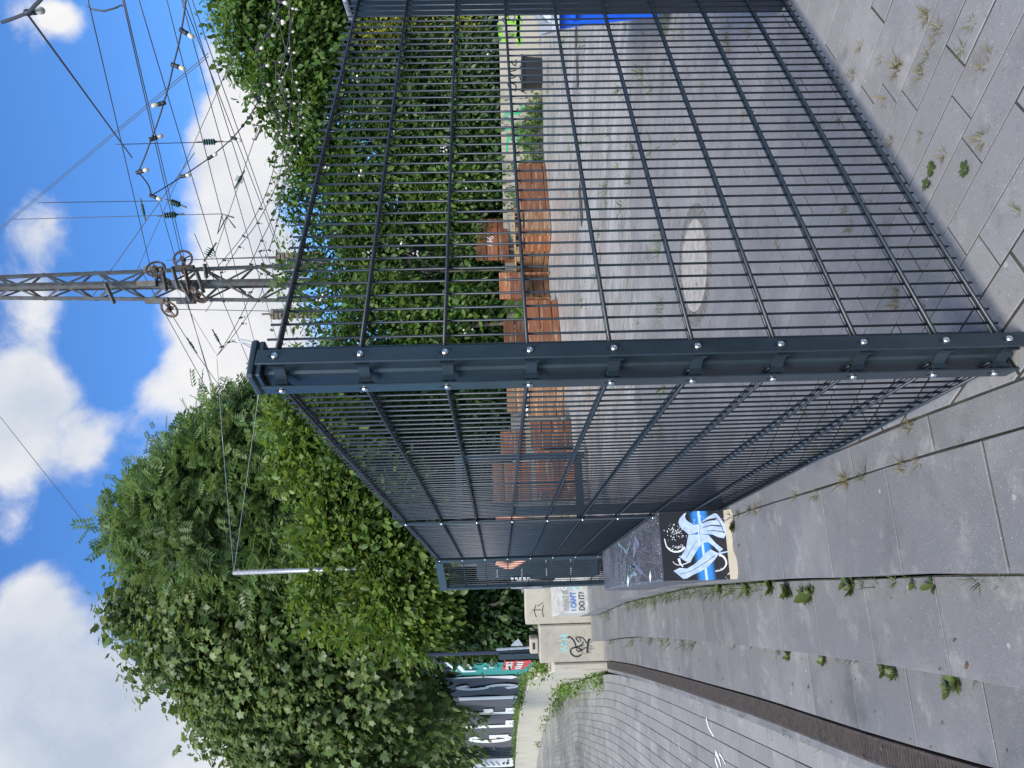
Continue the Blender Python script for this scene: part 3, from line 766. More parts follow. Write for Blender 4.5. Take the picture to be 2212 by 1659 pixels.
# curved board-marked wall of the lower court
lw = MB(); UV = []; ss = np.linspace(0, 1, 90); n = len(ss)
wl = [Vector(p) for p in WALLB]; wc = [0]
for a, b_ in zip(wl, wl[1:]): wc.append(wc[-1] + (b_-a).length)
def wpos(s):
    for i in range(len(wl)-1):
        if s <= wc[i+1] or i == len(wl)-2: return wl[i].lerp(wl[i+1], (s-wc[i])/(wc[i+1]-wc[i]))
def wsm(s):
    p = (wpos(max(0, s-1.5)) + wpos(s)*2 + wpos(min(wc[-1], s+1.5)))/4 if s > .01 else wpos(0)
    t = (wpos(min(wc[-1], s+1.5)) - wpos(max(0, s-1.5))).normalized(); return p, Vector((t.y, -t.x))   # right normal
V = []
for t in ss:
    s = t*wc[-1]; p, nr = wsm(s); zt = .42 + .21*min(1, s/4.5)
    V += [(p.x, p.y, -.6), (p.x, p.y, zt-.02), (p.x+nr.x*.02, p.y+nr.y*.02, zt), (p.x+nr.x*.28, p.y+nr.y*.28, zt), (p.x+nr.x*.3, p.y+nr.y*.3, -.6)]
    UV += [(s, -.6), (s, zt), (s, zt+.02), (s, zt+.3), (s, -.6)]
lw.add(V, [(5*i+k, 5*i+k+1, 5*i+5+k+1, 5*i+5+k) for i in range(n-1) for k in range(4)] + [(4,3,2,1,0)]); lw.uv = UV
tag(lw.build('curved_wall', M_board), 'low curved board-marked pale concrete wall of the lower court', 'wall')

# banners on a fence along that wall
def wall_s(ypx):                               # distance along the wall for a photo column
    lo, hi = 0, wc[-1]
    for _ in range(40):
        mid = (lo+hi)/2; p, nr = wsm(mid); q = p + nr*.30
        if px((q.x, q.y, 1.5))[1] < ypx: lo = mid
        else: hi = mid
    return lo
def bpt(s, z, off=0.0):
    p, nr = wsm(s); q = p + nr*(.30-off); return (q.x, q.y, z)
def btop(s): return 2.45 + .022*s
def banner(name, s0, s1, z0, mat_, label, wav=.05, ztop=None):
    m = MB(); k = max(6, int((s1-s0)*3)); V = []
    rows = 6
    for i in range(k+1):
        s = s0 + (s1-s0)*i/k; zt = ztop(s) if ztop else btop(s)
        for j in range(rows):
            t = j/(rows-1); sag = .10*math.sin(i*1.1+.5)*(t == 1) + .04*math.sin(i*2.3)
            V.append(bpt(s, z0 + (zt-z0)*t + (sag if j in (0, rows-1) else 0), wav*math.sin(i*.9+j*1.7)*.35 + .02))
    F = [(i*rows+j, (i+1)*rows+j, (i+1)*rows+j+1, i*rows+j+1) for i in range(k) for j in range(rows-1)]
    nv = len(V); V2 = V + [tuple(Vector(v) + Vector((.006, .004, 0))) for v in V]
    m.add(V2, F + [tuple(q+nv for q in f[::-1]) for f in F])
    o = m.build(name, mat_, None, True); tag(o, label, 'banner'); return o
sg0, sg1 = wall_s(1458), wall_s(1613)
bg_ = banner('banner', sg0, sg1, .72, M_bannerg, 'long grey banner with tall white letters above the curved wall')
def letter(parent, polys, ya, yb, z0, z1, mat_):
    sa, sb = wall_s(yb), wall_s(ya)            # left of a letter lies further along the wall
    m = MB()
    for poly in polys:
        V = []
        for (u, t) in poly: 
            s = sa + (sb-sa)*u; zt = z1(s) if callable(z1) else z1; V.append(bpt(s, z0 + (zt-z0)*t, .060))
        m.add(V, [tuple(range(len(V)))])
    m.build('letter', mat_, parent)
def rect(a, b, c, d): return [(a,b),(c,b),(c,d),(a,d)]
def arcs(cx_, cy_, rx, ry, wx, wy, a0, a1, k=10):
    out = []
    for i in range(k):
        t0, t1 = rad(a0+(a1-a0)*i/k), rad(a0+(a1-a0)*(i+1)/k)
        out.append([(cx_+rx*math.cos(t0), cy_+ry*math.sin(t0)), (cx_+rx*math.cos(t1), cy_+ry*math.sin(t1)), (cx_+(rx-wx)*math.cos(t1), cy_+(ry-wy)*math.sin(t1)), (cx_+(rx-wx)*math.cos(t0), cy_+(ry-wy)*math.sin(t0))])
    return out
zt_ = lambda s: btop(s)-.12
def zy(z): return (2500 + z/2.765)/1.8517
letter(bg_, arcs(.5,.5,.5,.5,.36,.17,40,320,14) + [rect(.5,.36,1,.52), rect(.66,.10,1,.40)], zy(1200), zy(1285), .8, zt_, M_bannerw)
letter(bg_, [rect(0,0,.36,1), rect(.36,0,1,.17)], zy(1042), zy(1118), .8, zt_, M_bannerw)
letter(bg_, [rect(0,0,.36,1), rect(.36,0,1,.18), rect(.36,.42,.95,.60), rect(.36,.82,1,1)], zy(903), zy(968), .8, zt_, M_bannerw)
letter(bg_, [rect(0,0,1,1)], zy(765), zy(800), .8, zt_, M_bannerw)
letter(bg_, arcs(.5,.73,.5,.27,.38,.15,20,270,10) + arcs(.5,.27,.5,.27,.38,.15,-160,90,10), zy(628), zy(690), .8, zt_, M_bannerw)
letter(bg_, [[(0,.1),(.5,0),(1,.1),(1,.9),(.6,1),(.7,.5)]], zy(538), zy(575), .85, zt_, M_bannerw)
m = MB()
for k, yy in enumerate((1240, 1080, 935, 655)):
    s = wall_s(zy(yy)); 
    for j in range(3): m.add([bpt(s+.16*a, z, .066) for a, z in ((-.5,.9+.06*j),(.5,.9+.06*j),(.5,.93+.06*j),(-.5,.93+.06*j))], [(0,1,2,3)])
m.build('small_print', M_black, bg_)
bt_ = banner('banner', max(-.3, wall_s(1430)), sg0-.08, .50, M_bannert, 'teal banner with red label at the near end of the fence', .03, lambda s: 2.3)
def bp2(u, t, off): 
    s = (sg0-.08)*(1-u); return bpt(s, .5 + 1.8*t, off)
m = MB(); m.add([bp2(u, t, .062) for u, t in ((.35,.16),(.85,.12),(.85,.40),(.35,.42))], [(0,1,2,3)]); lab = m.build('red_label', M_red, bt_)
for u0 in (.42, .52, .63, .74):
    for t0 in (.20, .31):
        m = MB(); m.add([bp2(u0+a, t0+b, .070) for a, b in ((0,0),(.07,0),(.07,.07),(0,.07))], [(0,1,2,3)]); m.build('label_print', M_bannerw, lab)
m = MB()
for (u0, t0, a, b) in ((.5,.52,.16,.04),(.45,.60,.1,.03),(.3,.86,.4,.05),(.3,.74,.08,.12),(.5,.76,.25,.04),(.4,.95,.5,.03)): m.add([bp2(u0+q, t0+w, .066) for q, w in ((0,0),(a,0),(a,b),(0,b))], [(0,1,2,3)])
m.build('white_print', M_bannerw, bt_)
sm0, sm1 = wall_s(1614), wall_s(1637)
sf = root('mesh_fence', bpt(sm0, .6), 'dark mesh fence field between grey and white banner', 'fence'); m = MB()
k = 7
for i in range(k+1): m.tube([bpt(sm0+(sm1-sm0)*i/k, .62), bpt(sm0+(sm1-sm0)*i/k, btop(sm0)-.05)], .03, 5)
m.build('post', M_meshf, sf); m = MB()
for j in range(4): m.tube([bpt(sm0+(sm1-sm0)*i/6, .75+j*.55) for i in range(7)], .02, 5)
m.build('rail', M_meshf, sf); m = MB()
m.add([bpt(sm0+(sm1-sm0)*i/8, z, -.06) for z in (.65, btop(sm0)-.1) for i in range(9)], [(i, i+1, 10+i, 9+i) for i in range(8)]); m.build('screen', M_meshf, sf)
bw_ = banner('banner', sm1+.05, wall_s(1656), .75, M_bannerw, 'white banner with black line drawing farthest along the fence', .03)
m = MB()
sA, sB = sm1+.05, wall_s(1656)
def wb(u, t): return bpt(sB + (sA-sB)*u, .75 + 2.3*t, .06)
for a, b_, c, d in ((.25,.88,.75,.95),(.7,.1,.92,.13),(.35,.1,.6,.16),(.35,.2,.6,.24)): m.add([wb(a,b_), wb(c,b_), wb(c,d), wb(a,d)], [(0,1,2,3)])
for t0 in (.3, .42, .54, .66): m.add([wb(.25,t0), wb(.75,t0+.09), wb(.75,t0+.11), wb(.25,t0+.02)], [(0,1,2,3)])
m.build('line_drawing', M_black, bw_)
# dark fence frame carrying the banners
bf = root('banner_fence', bpt(3, .6), 'dark post fence standing on the curved wall behind the banners', 'fence')
for s in np.arange(.3, 38, 2.5):
    m = MB(); m.tube([bpt(s, .4, -.06), bpt(s, btop(s)+.08, -.06)], .035, 6); m.build('post', M_meshf, bf)
m = MB(); m.tube([bpt(s, btop(s)+.02, -.06) for s in np.arange(.3, 38, 1.2)], .03, 6); m.build('top_rail', M_meshf, bf)

# concrete fence foot with pole on the end wall
ff = root('concrete_base', (-4.35, EY+.2, .64), 'pale concrete fence foot with slot on the end wall', 'fence foot'); m = MB()
m.bbox((-4.36, EY+.22, .72), (.26, .2, .15), 0, .02); m.bbox((-4.36, EY+.25, .665), (.2, .2, .05), 0, .01); q = m.build('foot', M_lconc, ff)
m = MB(); m.box((-4.36, EY+.118, .73), (.11, .012, .035)); m.build('slot', M_dark, q)
m = MB(); m.tube([(-4.44, EY+.3, .6), (-4.47, EY+.34, 1.35)], .025, 8); m.add([(-4.40,EY+.28,1.1),(-4.38,EY+.28,1.1),(-4.28,EY+.28,.98),(-4.40,EY+.28,.9)], [(0,1,2,3)]); m.build('brace', M_galv, ff)
sp = root('fence_end_post', (-4.62, EY+.25, .4), 'dark blue flat end post of the banner fence', 'post'); m = MB()
m.bbox((-4.60, EY+.36, .88), (.10, .06, .86), 0, .006); pq = m.build('post', M_steel, sp)
m = MB(); [m.box((-4.66, EY+.33, .6+.2*k), (.02, .03, .02)) for k in range(4)]; m.build('clip', M_steel, pq)

# ================================================================== double-rod fence
dR = Vector((math.sin(.8571), math.cos(.8571), 0)); oR = Vector((.1226, 1.8513, 0))       # right panel
dL = Vector((math.sin(-.3096), math.cos(-.3096), 0)); oL = Vector((-.0066, 1.9246, 0))     # left panels
nR = Vector((dR.y, -dR.x, 0)); nL = Vector((-dL.y, dL.x, 0))
LEV = [1.806-.2*k for k in range(9)] + [.052]
m = MB(); m.tube([(0,0,.03), (0,0,1.838)], .0034, 6); ROD = mesh_of(m, 'rod', M_wire, True)
def hwire(L_):
    m = MB(); m.tube([(0,0,0), (L_,0,0)], .0049, 6); return mesh_of(m, 'wire', M_wire, True)
HW = hwire(2.50)
def fence_panel(origin, d, nrm, s0, s1, rods, label):
    r = root('rod_fence', origin + d*(s0+s1)/2, label, 'fence panel', 'dark double-rod fence panels')
    for s in rods: inst('rod', ROD, origin + d*(s + rng.uniform(-.0008,.0008)), r, (rng.uniform(-.0008,.0008), rng.uniform(-.0008,.0008), 0))
    a = math.atan2(d.y, d.x); me = HW if abs((s1-s0)-2.5) < .01 else hwire(s1-s0)
    for z in LEV:
        for sd in (-1, 1): inst('wire', me, origin + d*s0 + nrm*(sd*.0072) + Vector((0,0,z)), r, (0,0,a))
    return r
fence_panel(oR, dR, nR, -.07, 2.43, [.05*k for k in range(0, 49)], 'dark double-rod fence panel on the right, facing the camera')
fence_panel(oL, dL, nL, -.08, 2.42, [.05*k for k in range(0, 49)], 'near half of the dark rod fence running away to the left')
fence_panel(oL, dL, nL, 2.45, 4.95, [2.5+.05*k for k in range(0, 49)], 'far half of the dark rod fence, beyond the second post')

BOLT = MB(); BOLT.lathe([(.0088, 0), (.0088, .0015), (.0078, .0042), (.0055, .006), (.0028, .0066), (.0026, .0035)], (0,0,0), n=14)
BOLTM = mesh_of(BOLT, 'bolt', M_bolt, True)
def flat_bar(parent, origin, d, nrm, s0, s1, z0, z1, side_name='flat_bar'):
    """slotted cover strip along the panel edge, standing proud of the rods"""
    m = MB(); c = origin + d*(s0+s1)/2 + nrm*.0185
    m.bbox((c.x, c.y, (z0+z1)/2), (abs(s1-s0), .0055, z1-z0), math.atan2(d.y, d.x), .0015); b = m.build(side_name, M_steel, parent)
    return b
def bolts(parent, origin, d, nrm, s, levels, slot=True):
    R = nrm.to_track_quat('Z', 'X').to_euler()
    for z in levels:
        p = origin + d*s + nrm*.0215 + Vector((0,0,z))
        inst('bolt', BOLTM, p, parent, R)
        if slot:
            m = MB(); q = origin + d*(s-.0) + nrm*.0218 + Vector((0,0,z+.008))
            u_, v_ = d*.0055, Vector((0,0,.010)); k = 10
            m.add([q + u_*math.cos(2*math.pi*i/k) + v_*math.sin(2*math.pi*i/k) for i in range(k)], [tuple(range(k))]); m.build('slot', M_dark, parent)
cp = root('corner_post', (.055, 1.905, 0), 'dark steel fence corner post with cap, cover strips and shiny bolts', 'fence post')
pc, prz, psz = Vector((.054, 1.885, 0)), rad(30), .078
m = MB(); m.bbox((pc.x, pc.y, .93), (psz, psz, 1.86), prz, .006); m.build('post', M_steel, cp)
m = MB(); m.bbox((pc.x+.001, pc.y-.012, 1.868), (.106, .100, .020), prz, .006); m.bbox((pc.x+.001, pc.y-.012, 1.851), (.098, .092, .014), prz, .003); m.build('cap', M_steel, cp)
bR = flat_bar(cp, oR, dR, nR, -.099, -.053, .0, 1.846); bL = flat_bar(cp, oL, dL, nL, -.106, -.052, .0, 1.846)
BZ = [z-.004 for z in LEV]
bolts(bR, oR, dR, nR, -.076, BZ); bolts(bL, oL, dL, nL, -.079, BZ)
eR = oR + dR*-.102 + nR*.012; eL = oL + dL*-.109 + nL*.012
for z in BZ:                                   # folded clamps bridging the two strips
    m = MB(); q0, q1 = eR, eL
    mid0 = q0.lerp(q1, .22) + Vector((.004,.016,0)); mid1 = q0.lerp(q1, .82) + Vector((.004,.014,0))
    P = [q0 + dR*.012, q0, mid0, mid1, q1, q1 + dL*.012]
    hh = [.017, .017, .013, .013, .016, .016]
    V = []
    for p, h in zip(P, hh): V += [p+Vector((0,0,z-h-.004)), p+Vector((0,0,z+h-.004))]
    th = Vector((.001, .005, 0)); V2 = V + [v+th for v in V]; n = len(V)
    F = [(2*i, 2*i+2, 2*i+3, 2*i+1) for i in range(5)] + [(n+2*i+1, n+2*i+3, n+2*i+2, n+2*i) for i in range(5)]
    F += [(2*i, n+2*i, n+2*i+2, 2*i+2) for i in range(5)] + [(2*i+1, 2*i+3, n+2*i+3, n+2*i+1) for i in range(5)]
    m.add(V2, F); m.tube([mid1 + Vector((-.01,.012,z-.012)), mid1 + Vector((-.03,.05,z-.03))], .005, 5)
    m.build('clamp', M_steel, cp)
def mid_post(s, label):
    p = oL + dL*s - nL*.036; r = root('fence_post', (p.x, p.y, 0), label, 'fence post', 'dark posts of the left fence')
    m = MB(); m.bbox((p.x, p.y, .93), (.06, .04, 1.86), math.atan2(dL.y, dL.x), .004); m.build('post', M_steel, r)
    m = MB(); m.bbox((p.x, p.y, 1.868), (.068, .048, .018), math.atan2(dL.y, dL.x), .004); m.build('cap', M_steel, r)
    b = flat_bar(r, oL, dL, nL, s-.03, s+.03, .02, 1.846); bolts(b, oL, dL, nL, s, BZ, False)
mid_post(2.47, 'slim middle post halfway along the left fence'); mid_post(4.98, 'end post of the left fence beside the open gate')

# wide dark gate post behind the right panel
gx = root('gate_post', (1.62, 3.22, 0), 'wide dark steel post behind the right fence panel at the picture edge', 'gate post')
m = MB(); m.bbox((1.705, 3.20, .925), (.22, .12, 1.85), rad(6), .006); m.build('post', M_steel, gx)
m = MB(); m.bbox((1.705, 3.20, 1.862), (.245, .145, .022), rad(6), .006); m.build('cap', M_galv, gx)

# open gate leaf at the far end
g0 = oL + dL*5.04; g1 = Vector((-1.955, 7.30, 0)); gd = (g1-g0).normalized(); gL = (g1-g0).length; gn = Vector((-gd.y, gd.x, 0))
ga = math.atan2(gd.y, gd.x)
gt = root('gate_leaf', (g0.x, g0.y, 0), 'open dark gate leaf with steel handle at the end of the left fence', 'gate')
fr = MB(); ZT = 1.845
c = (g0+g1)/2
fr.bbox((c.x, c.y, ZT-.03), (gL, .045, .07), ga, .004); fr.bbox((c.x, c.y, .09), (gL, .045, .05), ga, .004)
for p in (g0 + gd*.02, g1 - gd*.02): fr.bbox((p.x, p.y, .95), (.045, .045, 1.79), ga, .004)
fr.build('frame', M_steel, gt)
for k in range(1, int(gL/.05)):
    p = g0 + gd*(.03+.05*k); o = inst('rod', ROD, (p.x, p.y, 0), gt); o.scale = (1, 1, .97)
HWg = hwire(gL-.04)
for z in [1.60-.2*k for k in range(8)]: inst('wire', HWg, g0 + gd*.02 + Vector((0,0,z)), gt, (0,0,ga))
m = MB(); p = g1 - gd*.03
for sd in (-1, 1):
    q = p + gn*.03*sd; m.bbox((q.x, q.y, 1.02), (.035, .008, .30), ga, .002)
    m.tube([q + Vector((0,0,1.06)), q + gn*.04*sd + Vector((0,0,1.06)), q + gn*.045*sd - gd*.11 + Vector((0,0,1.06))], .010, 6)
m.build('handle', M_galv, gt)
# second leaf with solid frame across the far side
h0, h1 = Vector((-1.02, 10.55, 0)), Vector((-2.25, 10.2, 0)); hd = (h1-h0).normalized(); hL = (h1-h0).length; ha = math.atan2(hd.y, hd.x)
g2 = root('gate_leaf', (h0.x, h0.y, 0), 'closed dark gate leaf seen through the left fence before the benches', 'gate')
fr = MB(); c = (h0+h1)/2
for z, h_ in ((1.80, .09), (.14, .11)): fr.bbox((c.x, c.y, z), (hL, .05, h_), ha, .004)
for p in (h0, h1): fr.bbox((p.x, p.y, .95), (.09, .06, 1.82), ha, .004)
fr.build('frame', M_steel, g2)
for k in range(1, int(hL/.05)):
    p = h0 + hd*(.02+.05*k); inst('rod', ROD, (p.x, p.y, 0), g2)
HWh = hwire(hL)
for z in [1.60-.2*k for k in range(7)]: inst('wire', HWh, h0 + Vector((0,0,z)), g2, (0,0,ha))
# dark storage cabinet behind the open gate
cb = root('steel_cabinet', (-2.26, 9.3, 0), 'dark steel cabinet with riveted doors behind the open gate', 'cabinet')
m = MB(); m.bbox((-2.25, 9.5, .80), (.34, .6, 1.5), rad(10), .02); cbb = m.build('body', M_steel, cb)
for k in (0, 1):
    m = MB(); m.bbox((-2.30+.155*k, 9.190+.027*k, .82), (.145, .015, 1.4), rad(10), .004); dd = m.build('door', M_steel, cb)
    m = MB(); [m.bbox((-2.30+.155*k, 9.178+.027*k, .40+.30*j), (.09, .012, .014), rad(10), .002) for j in range(4)]; m.build('louvre', M_galv, dd)
m = MB(); [m.bbox((-2.36, 9.15, 1.12-.05*j), (.028, .03, .032), rad(10), .004) for j in range(5)]; m.build('hinge_stack', M_white, cbb)

# ================================================================== concrete seat blocks on the plaza edge
def seat_block(y0, y1, inn, h, label):
    xs = lambda y: lerp_poly(E1, y)
    r = root('seat_block', ((xs(y0)+xs(y1))/2+.2, (y0+y1)/2, 0), label, 'seat block', 'concrete seat blocks on the plaza edge')
    return r, xs
def block_mesh(poly_in, poly_out, h, ch=.012):
    """solid following the edge: lists of (x,y) inner and outer sides"""
    m = MB(); n = len(poly_in)
    V = []
    for (a, b_) in zip(poly_in, poly_out):
        a, b_ = Vector(a), Vector(b_); d = (b_-a).normalized()
        V += [(a.x, a.y, 0), (a.x, a.y, h-ch), (*(a+d*ch), h), (*(b_-d*ch), h), (b_.x, b_.y, h-ch), (b_.x, b_.y, -.02)]
    F = [(6*i+k, 6*i+6+k, 6*i+6+k+1, 6*i+k+1) for i in range(n-1) for k in range(5)]
    F += [tuple(range(6)), tuple(6*(n-1)+k for k in range(6))[::-1]]
    m.add(V, F); return m
M_mural = mat('black mural paint', (.020, .020, .024), .45, var=.3, var_scale=3)
def mur(c, e):
    c = e['mixc'](e['ramp'](e['noise'](3.0, 7, .7), .45, .7, 0, .75), c, (.13, .14, .17))
    v = e['voro'](70.0); c = e['mixc'](e['ramp'](v.outputs['Distance'], .22, .14, 0, .9), c, (.7, .72, .75))
    return c
M_muraltop = mat('worn mural top', (.055, .058, .072), .4, fn=mur)
M_ribbon = mat('pale blue brush paint', (.50, .60, .72), .55, var=.25, var_scale=30, var_col=(.36, .46, .62))
def spray_fade(c, e):  # stripe paint fading from a pale centre to dark edges
    N, L = e['N'], e['L']; uv = N.new('ShaderNodeUVMap'); sp_ = N.new('ShaderNodeSeparateXYZ'); L.new(uv.outputs[0], sp_.inputs[0])
    c = e['mixc'](e['ramp'](sp_.outputs['X'], 0, .5), (.020, .022, .028), (.02, .16, .55)); n = N.new('ShaderNodeMath'); n.operation = 'ABSOLUTE'
    s_ = N.new('ShaderNodeMath'); s_.operation = 'SUBTRACT'; L.new(sp_.outputs['X'], s_.inputs[0]); s_.inputs[1].default_value = .5; L.new(s_.outputs[0], n.inputs[0])
    c = e['mixc'](e['ramp'](n.outputs[0], .5, .22), (.020, .022, .028), (.03, .22, .62))
    return e['mixc'](e['ramp'](n.outputs[0], .10, .0), c, (.60, .75, .90))
M_stripe = mat('blue sprayed stripe', (.03, .2, .6), .5, fn=spray_fade)
ys = np.linspace(4.10, 6.30, 8)
r1, xs = seat_block(4.1, 6.3, .33, .40, 'long black painted concrete seat block with blue ribbon mural')
inner = [(min(xs(y)+.395, (oL + dL*((y-oL.y)/dL.y)).x - .035), y+.10) for y in ys]; outer = [(xs(y)+.015, y) for y in ys]
H1 = .40
bm_ = block_mesh(inner, outer, H1); blk = bm_.build('block', M_muraltop, r1)
a = Vector(outer[0]); b_ = Vector(inner[0]); fd = (b_-a); fL = fd.length; fd.normalize()
fF = Face((a.x, a.y, 0), (fd.x, fd.y, 0))
m = MB(); m.add([fF.p(.003,.02,.0025), fF.p(fL-.003,.02,.0025), fF.p(fL-.003,H1-.014,.0025), fF.p(.003,H1-.014,.0025)], [(0,1,2,3)]); m.build('mural_ground', M_mural, blk)
# mural: the photo's strokes, u from the block's left edge, t up
def U(zx, zy): return ((830-zy)/(830-75)*fL, (2130-zx)/(2130-1370)*(H1-.02)+.01)
m = MB(); V = []; UVs = []
for i in range(9):
    t = i/8; zy_ = 830 - 755*t; zc_ = 1850 - 25*t
    for sgn, uu in ((-1, 0.), (0, .5), (1, 1.)): V.append(fF.p(*U(zc_ + sgn*115, zy_), .0032)); UVs.append((uu, t))
m.add(V, [(3*i+k, 3*i+k+1, 3*i+4+k, 3*i+3+k) for i in range(8) for k in range(2)]); m.uv = UVs; m.build('blue_stripe', M_stripe, blk)
def rib(nm, mt, pts, w, w1=None, off=.0042):
    m = MB(); stroke(m, fF, [U(*p) for p in pts], w*fL/755, off, (w1 if w1 is not None else w)*fL/755, 7); m.build(nm, mt, blk)
for k, poly in enumerate(([(1590,195),(1610,150),(1660,100),(1690,88),(1668,130),(1680,170),(1720,200),(1760,225),(1810,222),(1800,300),(1740,330),(1690,330),(1640,280),(1600,235)],
    [(1815,225),(1870,180),(1930,140),(2000,105),(2030,110),(2060,150),(2090,200),(2140,280),(2110,340),(2080,385),(2020,370),(1960,340),(1900,330),(1820,330)],
    [(1690,334),(1840,334),(1910,340),(1990,440),(2060,500),(2020,536),(1960,470),(1900,420),(1840,430),(1800,470),(1760,520),(1710,590),(1680,640),(1620,615),(1560,565),(1590,560),(1650,480),(1670,400)],
    [(1490,720),(1560,690),(1640,700),(1720,660),(1800,600),(1860,540),(1920,500),(1990,540),(2110,525),(2110,535),(2000,560),(1960,610),(1880,680),(1800,730),(1700,770),(1630,805),(1590,810)])):
    m = MB(); m.add([fF.p(*U(*p), .0042+.0004*k) for p in poly], [tuple(range(len(poly)))]); m.build('ribbon', M_ribbon, blk)
for pts, w, w1 in (([(1850,210),(1930,180),(2010,170)], 8, 26), ([(1860,260),(1950,240),(2060,250)], 4, 14), ([(1890,300),(1990,300),(2100,320)], 3, 8), ([(1640,590),(1700,500),(1780,400)], 5, 3), ([(1560,760),(1700,720),(1850,640),(1960,570)], 4, 6), ([(2010,150),(2060,230),(2085,330)], 5, 5)):
    rib('brush_dark', M_mural, pts, w, w1, .0062)  # black paint strokes laid over the ribbons
for pts, w, w1, of in (([(1420,370),(1440,460),(1500,510),(1580,510),(1640,470)], 10, 24, .0042), ([(1490,620),(1530,655),(1600,655),(1670,630)], 6, 10, .0042), ([(1950,740),(2030,720),(2080,660),(2060,590),(2010,560)], 8, 26, .0042),
    ([(2080,780),(2150,720),(2170,640),(2130,570)], 6, 24, .0042), ([(1560,590),(1570,640),(1600,680)], 30, 12, .0052), ([(1810,225),(1805,330),(1810,460)], 14, 8, .0066)):
    rib('brush_line', M_white, pts, w, w1, of)
m = MB()
for _ in range(150):
    if rng.random() < .5: zx_, zy_ = rng.gauss(1560, 60), rng.gauss(290, 45) + 0
    elif rng.random() < .5: zx_, zy_ = rng.gauss(1560, 70), rng.gauss(470, 12)
    else: zx_, zy_ = rng.uniform(1720, 2100), rng.choice([rng.gauss(130, 40), rng.gauss(690, 60)])
    u_, t_ = U(zx_, zy_)
    if not (.01 < u_ < fL-.01 and .02 < t_ < H1-.03): continue
    q = rng.uniform(.0012, .0035); m.add([fF.p(u_+q*math.cos(k*1.047), t_+q*math.sin(k*1.047), .0044) for k in range(6)], [tuple(range(6))])
tag(m.build('paint_splash', M_white, blk), kind='stuff')
# strokes on its top
class TopFace:
    def __init__(s, z): s.z = z
    def p(s, a, b, off=.003): return Vector((a, b, s.z+off))
tf = TopFace(H1)
def TP(zx, zy): q = gp((2150+zx/2.765)/1.8517, (2050+zy/2.765)/1.8517, H1); return (q.x, q.y)
M_pteal = mat('worn pale teal paint', (.20, .33, .37), .5, var=.5, var_scale=25, var_col=(.09, .12, .15))
for st, w in (([(895,345),(960,400),(990,440),(1035,310)], .018), ([(940,370),(925,560),(940,720),(960,780),(985,640),(970,500)], .014), ([(1030,610),(1080,600)], .02), ([(1035,640),(1060,590),(1095,640)], .016), ([(1020,740),(1060,680),(1110,690)], .025), ([(985,800),(1000,700),(1020,560)], .012)):
    m = MB(); stroke(m, tf, [TP(*p) for p in st], w); m.build('brush_line', M_pteal, blk)
m = MB()
for poly in ([(1085,240),(1135,345),(1060,520),(1060,380)], [(1060,520),(1140,620),(1240,740),(1060,600)], [(735,560),(780,740),(740,660)]):
    m.add([tf.p(*TP(*p), .0025) for p in poly], [tuple(range(len(poly)))])
m.build('ribbon', mat('faded violet paint', (.17, .19, .28), .45, var=.4, var_scale=18, var_col=(.09, .10, .14)), blk)
m = MB()
for cxy in ((1005, 760), (1252, 710)):
    P = [TP(cxy[0]-14, cxy[1]), TP(cxy[0], cxy[1]-70), TP(cxy[0]+14, cxy[1]), TP(cxy[0], cxy[1]+70)]; m.add([tf.p(*p, .003) for p in P], [(0,1,2,3)])
m.build('sticker', mat('scraped white patch', (.6, .6, .58), .7), blk)

# far seat block with the painted question
r2, xs = seat_block(10.85, 12.2, .33, .44, 'white and grey seat block with the question What if I cannot do it')
r2['label'] = 'white smeared seat block painted with a blue and black question'
ys = np.linspace(10.85, 12.15, 5)
outer = [(xs(y)+.01, y) for y in ys]; inner = [(xs(y)+.52, y+.14) for y in ys]
M_smear = mat('smeared white concrete', (.52, .52, .48), .7, var=.5, var_scale=9, var_col=(.36, .35, .31), fn=lambda c, e: e['mixc'](e['ramp'](e['noise'](22.0, 6, .75), .56, .7, 0, .5), c, (.12, .12, .12)))
blk2 = block_mesh(inner, outer, .44).build('block', M_smear, r2)
a = Vector(outer[0]); b_ = Vector(inner[0]); fd = (b_-a); fL2 = fd.length; fd.normalize(); f2 = Face((a.x, a.y, 0), (fd.x, fd.y, 0))
for txt, t0, mt, sx in (('WHAT IF', .285, M_greyp, .62), ("I CAN'T", .175, M_blue, .66), ('DO IT?', .055, M_black, .74)):
    m = MB(); put_text(m, f2, txt, .115, .03, t0, .004, sx, 1.0); put_text(m, f2, txt, .115, .034, t0+.002, .0045, sx, 1.0); m.build('lettering', mt, blk2)
m = MB()
for st in ([(.36,.30),(.40,.34),(.37,.37),(.33,.34),(.36,.30)], [(.42,.30),(.48,.36),(.44,.25),(.50,.22)], [(.36,.40),(.48,.41)]): stroke(m, f2, st, .012)
m.build('graffiti', M_white, blk2); m = MB()
for st in ([(.32,.23),(.34,.27),(.36,.22),(.39,.26)], [(.34,.14),(.36,.19),(.37,.13)], [(.40,.20),(.41,.26)]): stroke(m, f2, st, .012)
m.build('graffiti', M_cyan, blk2)

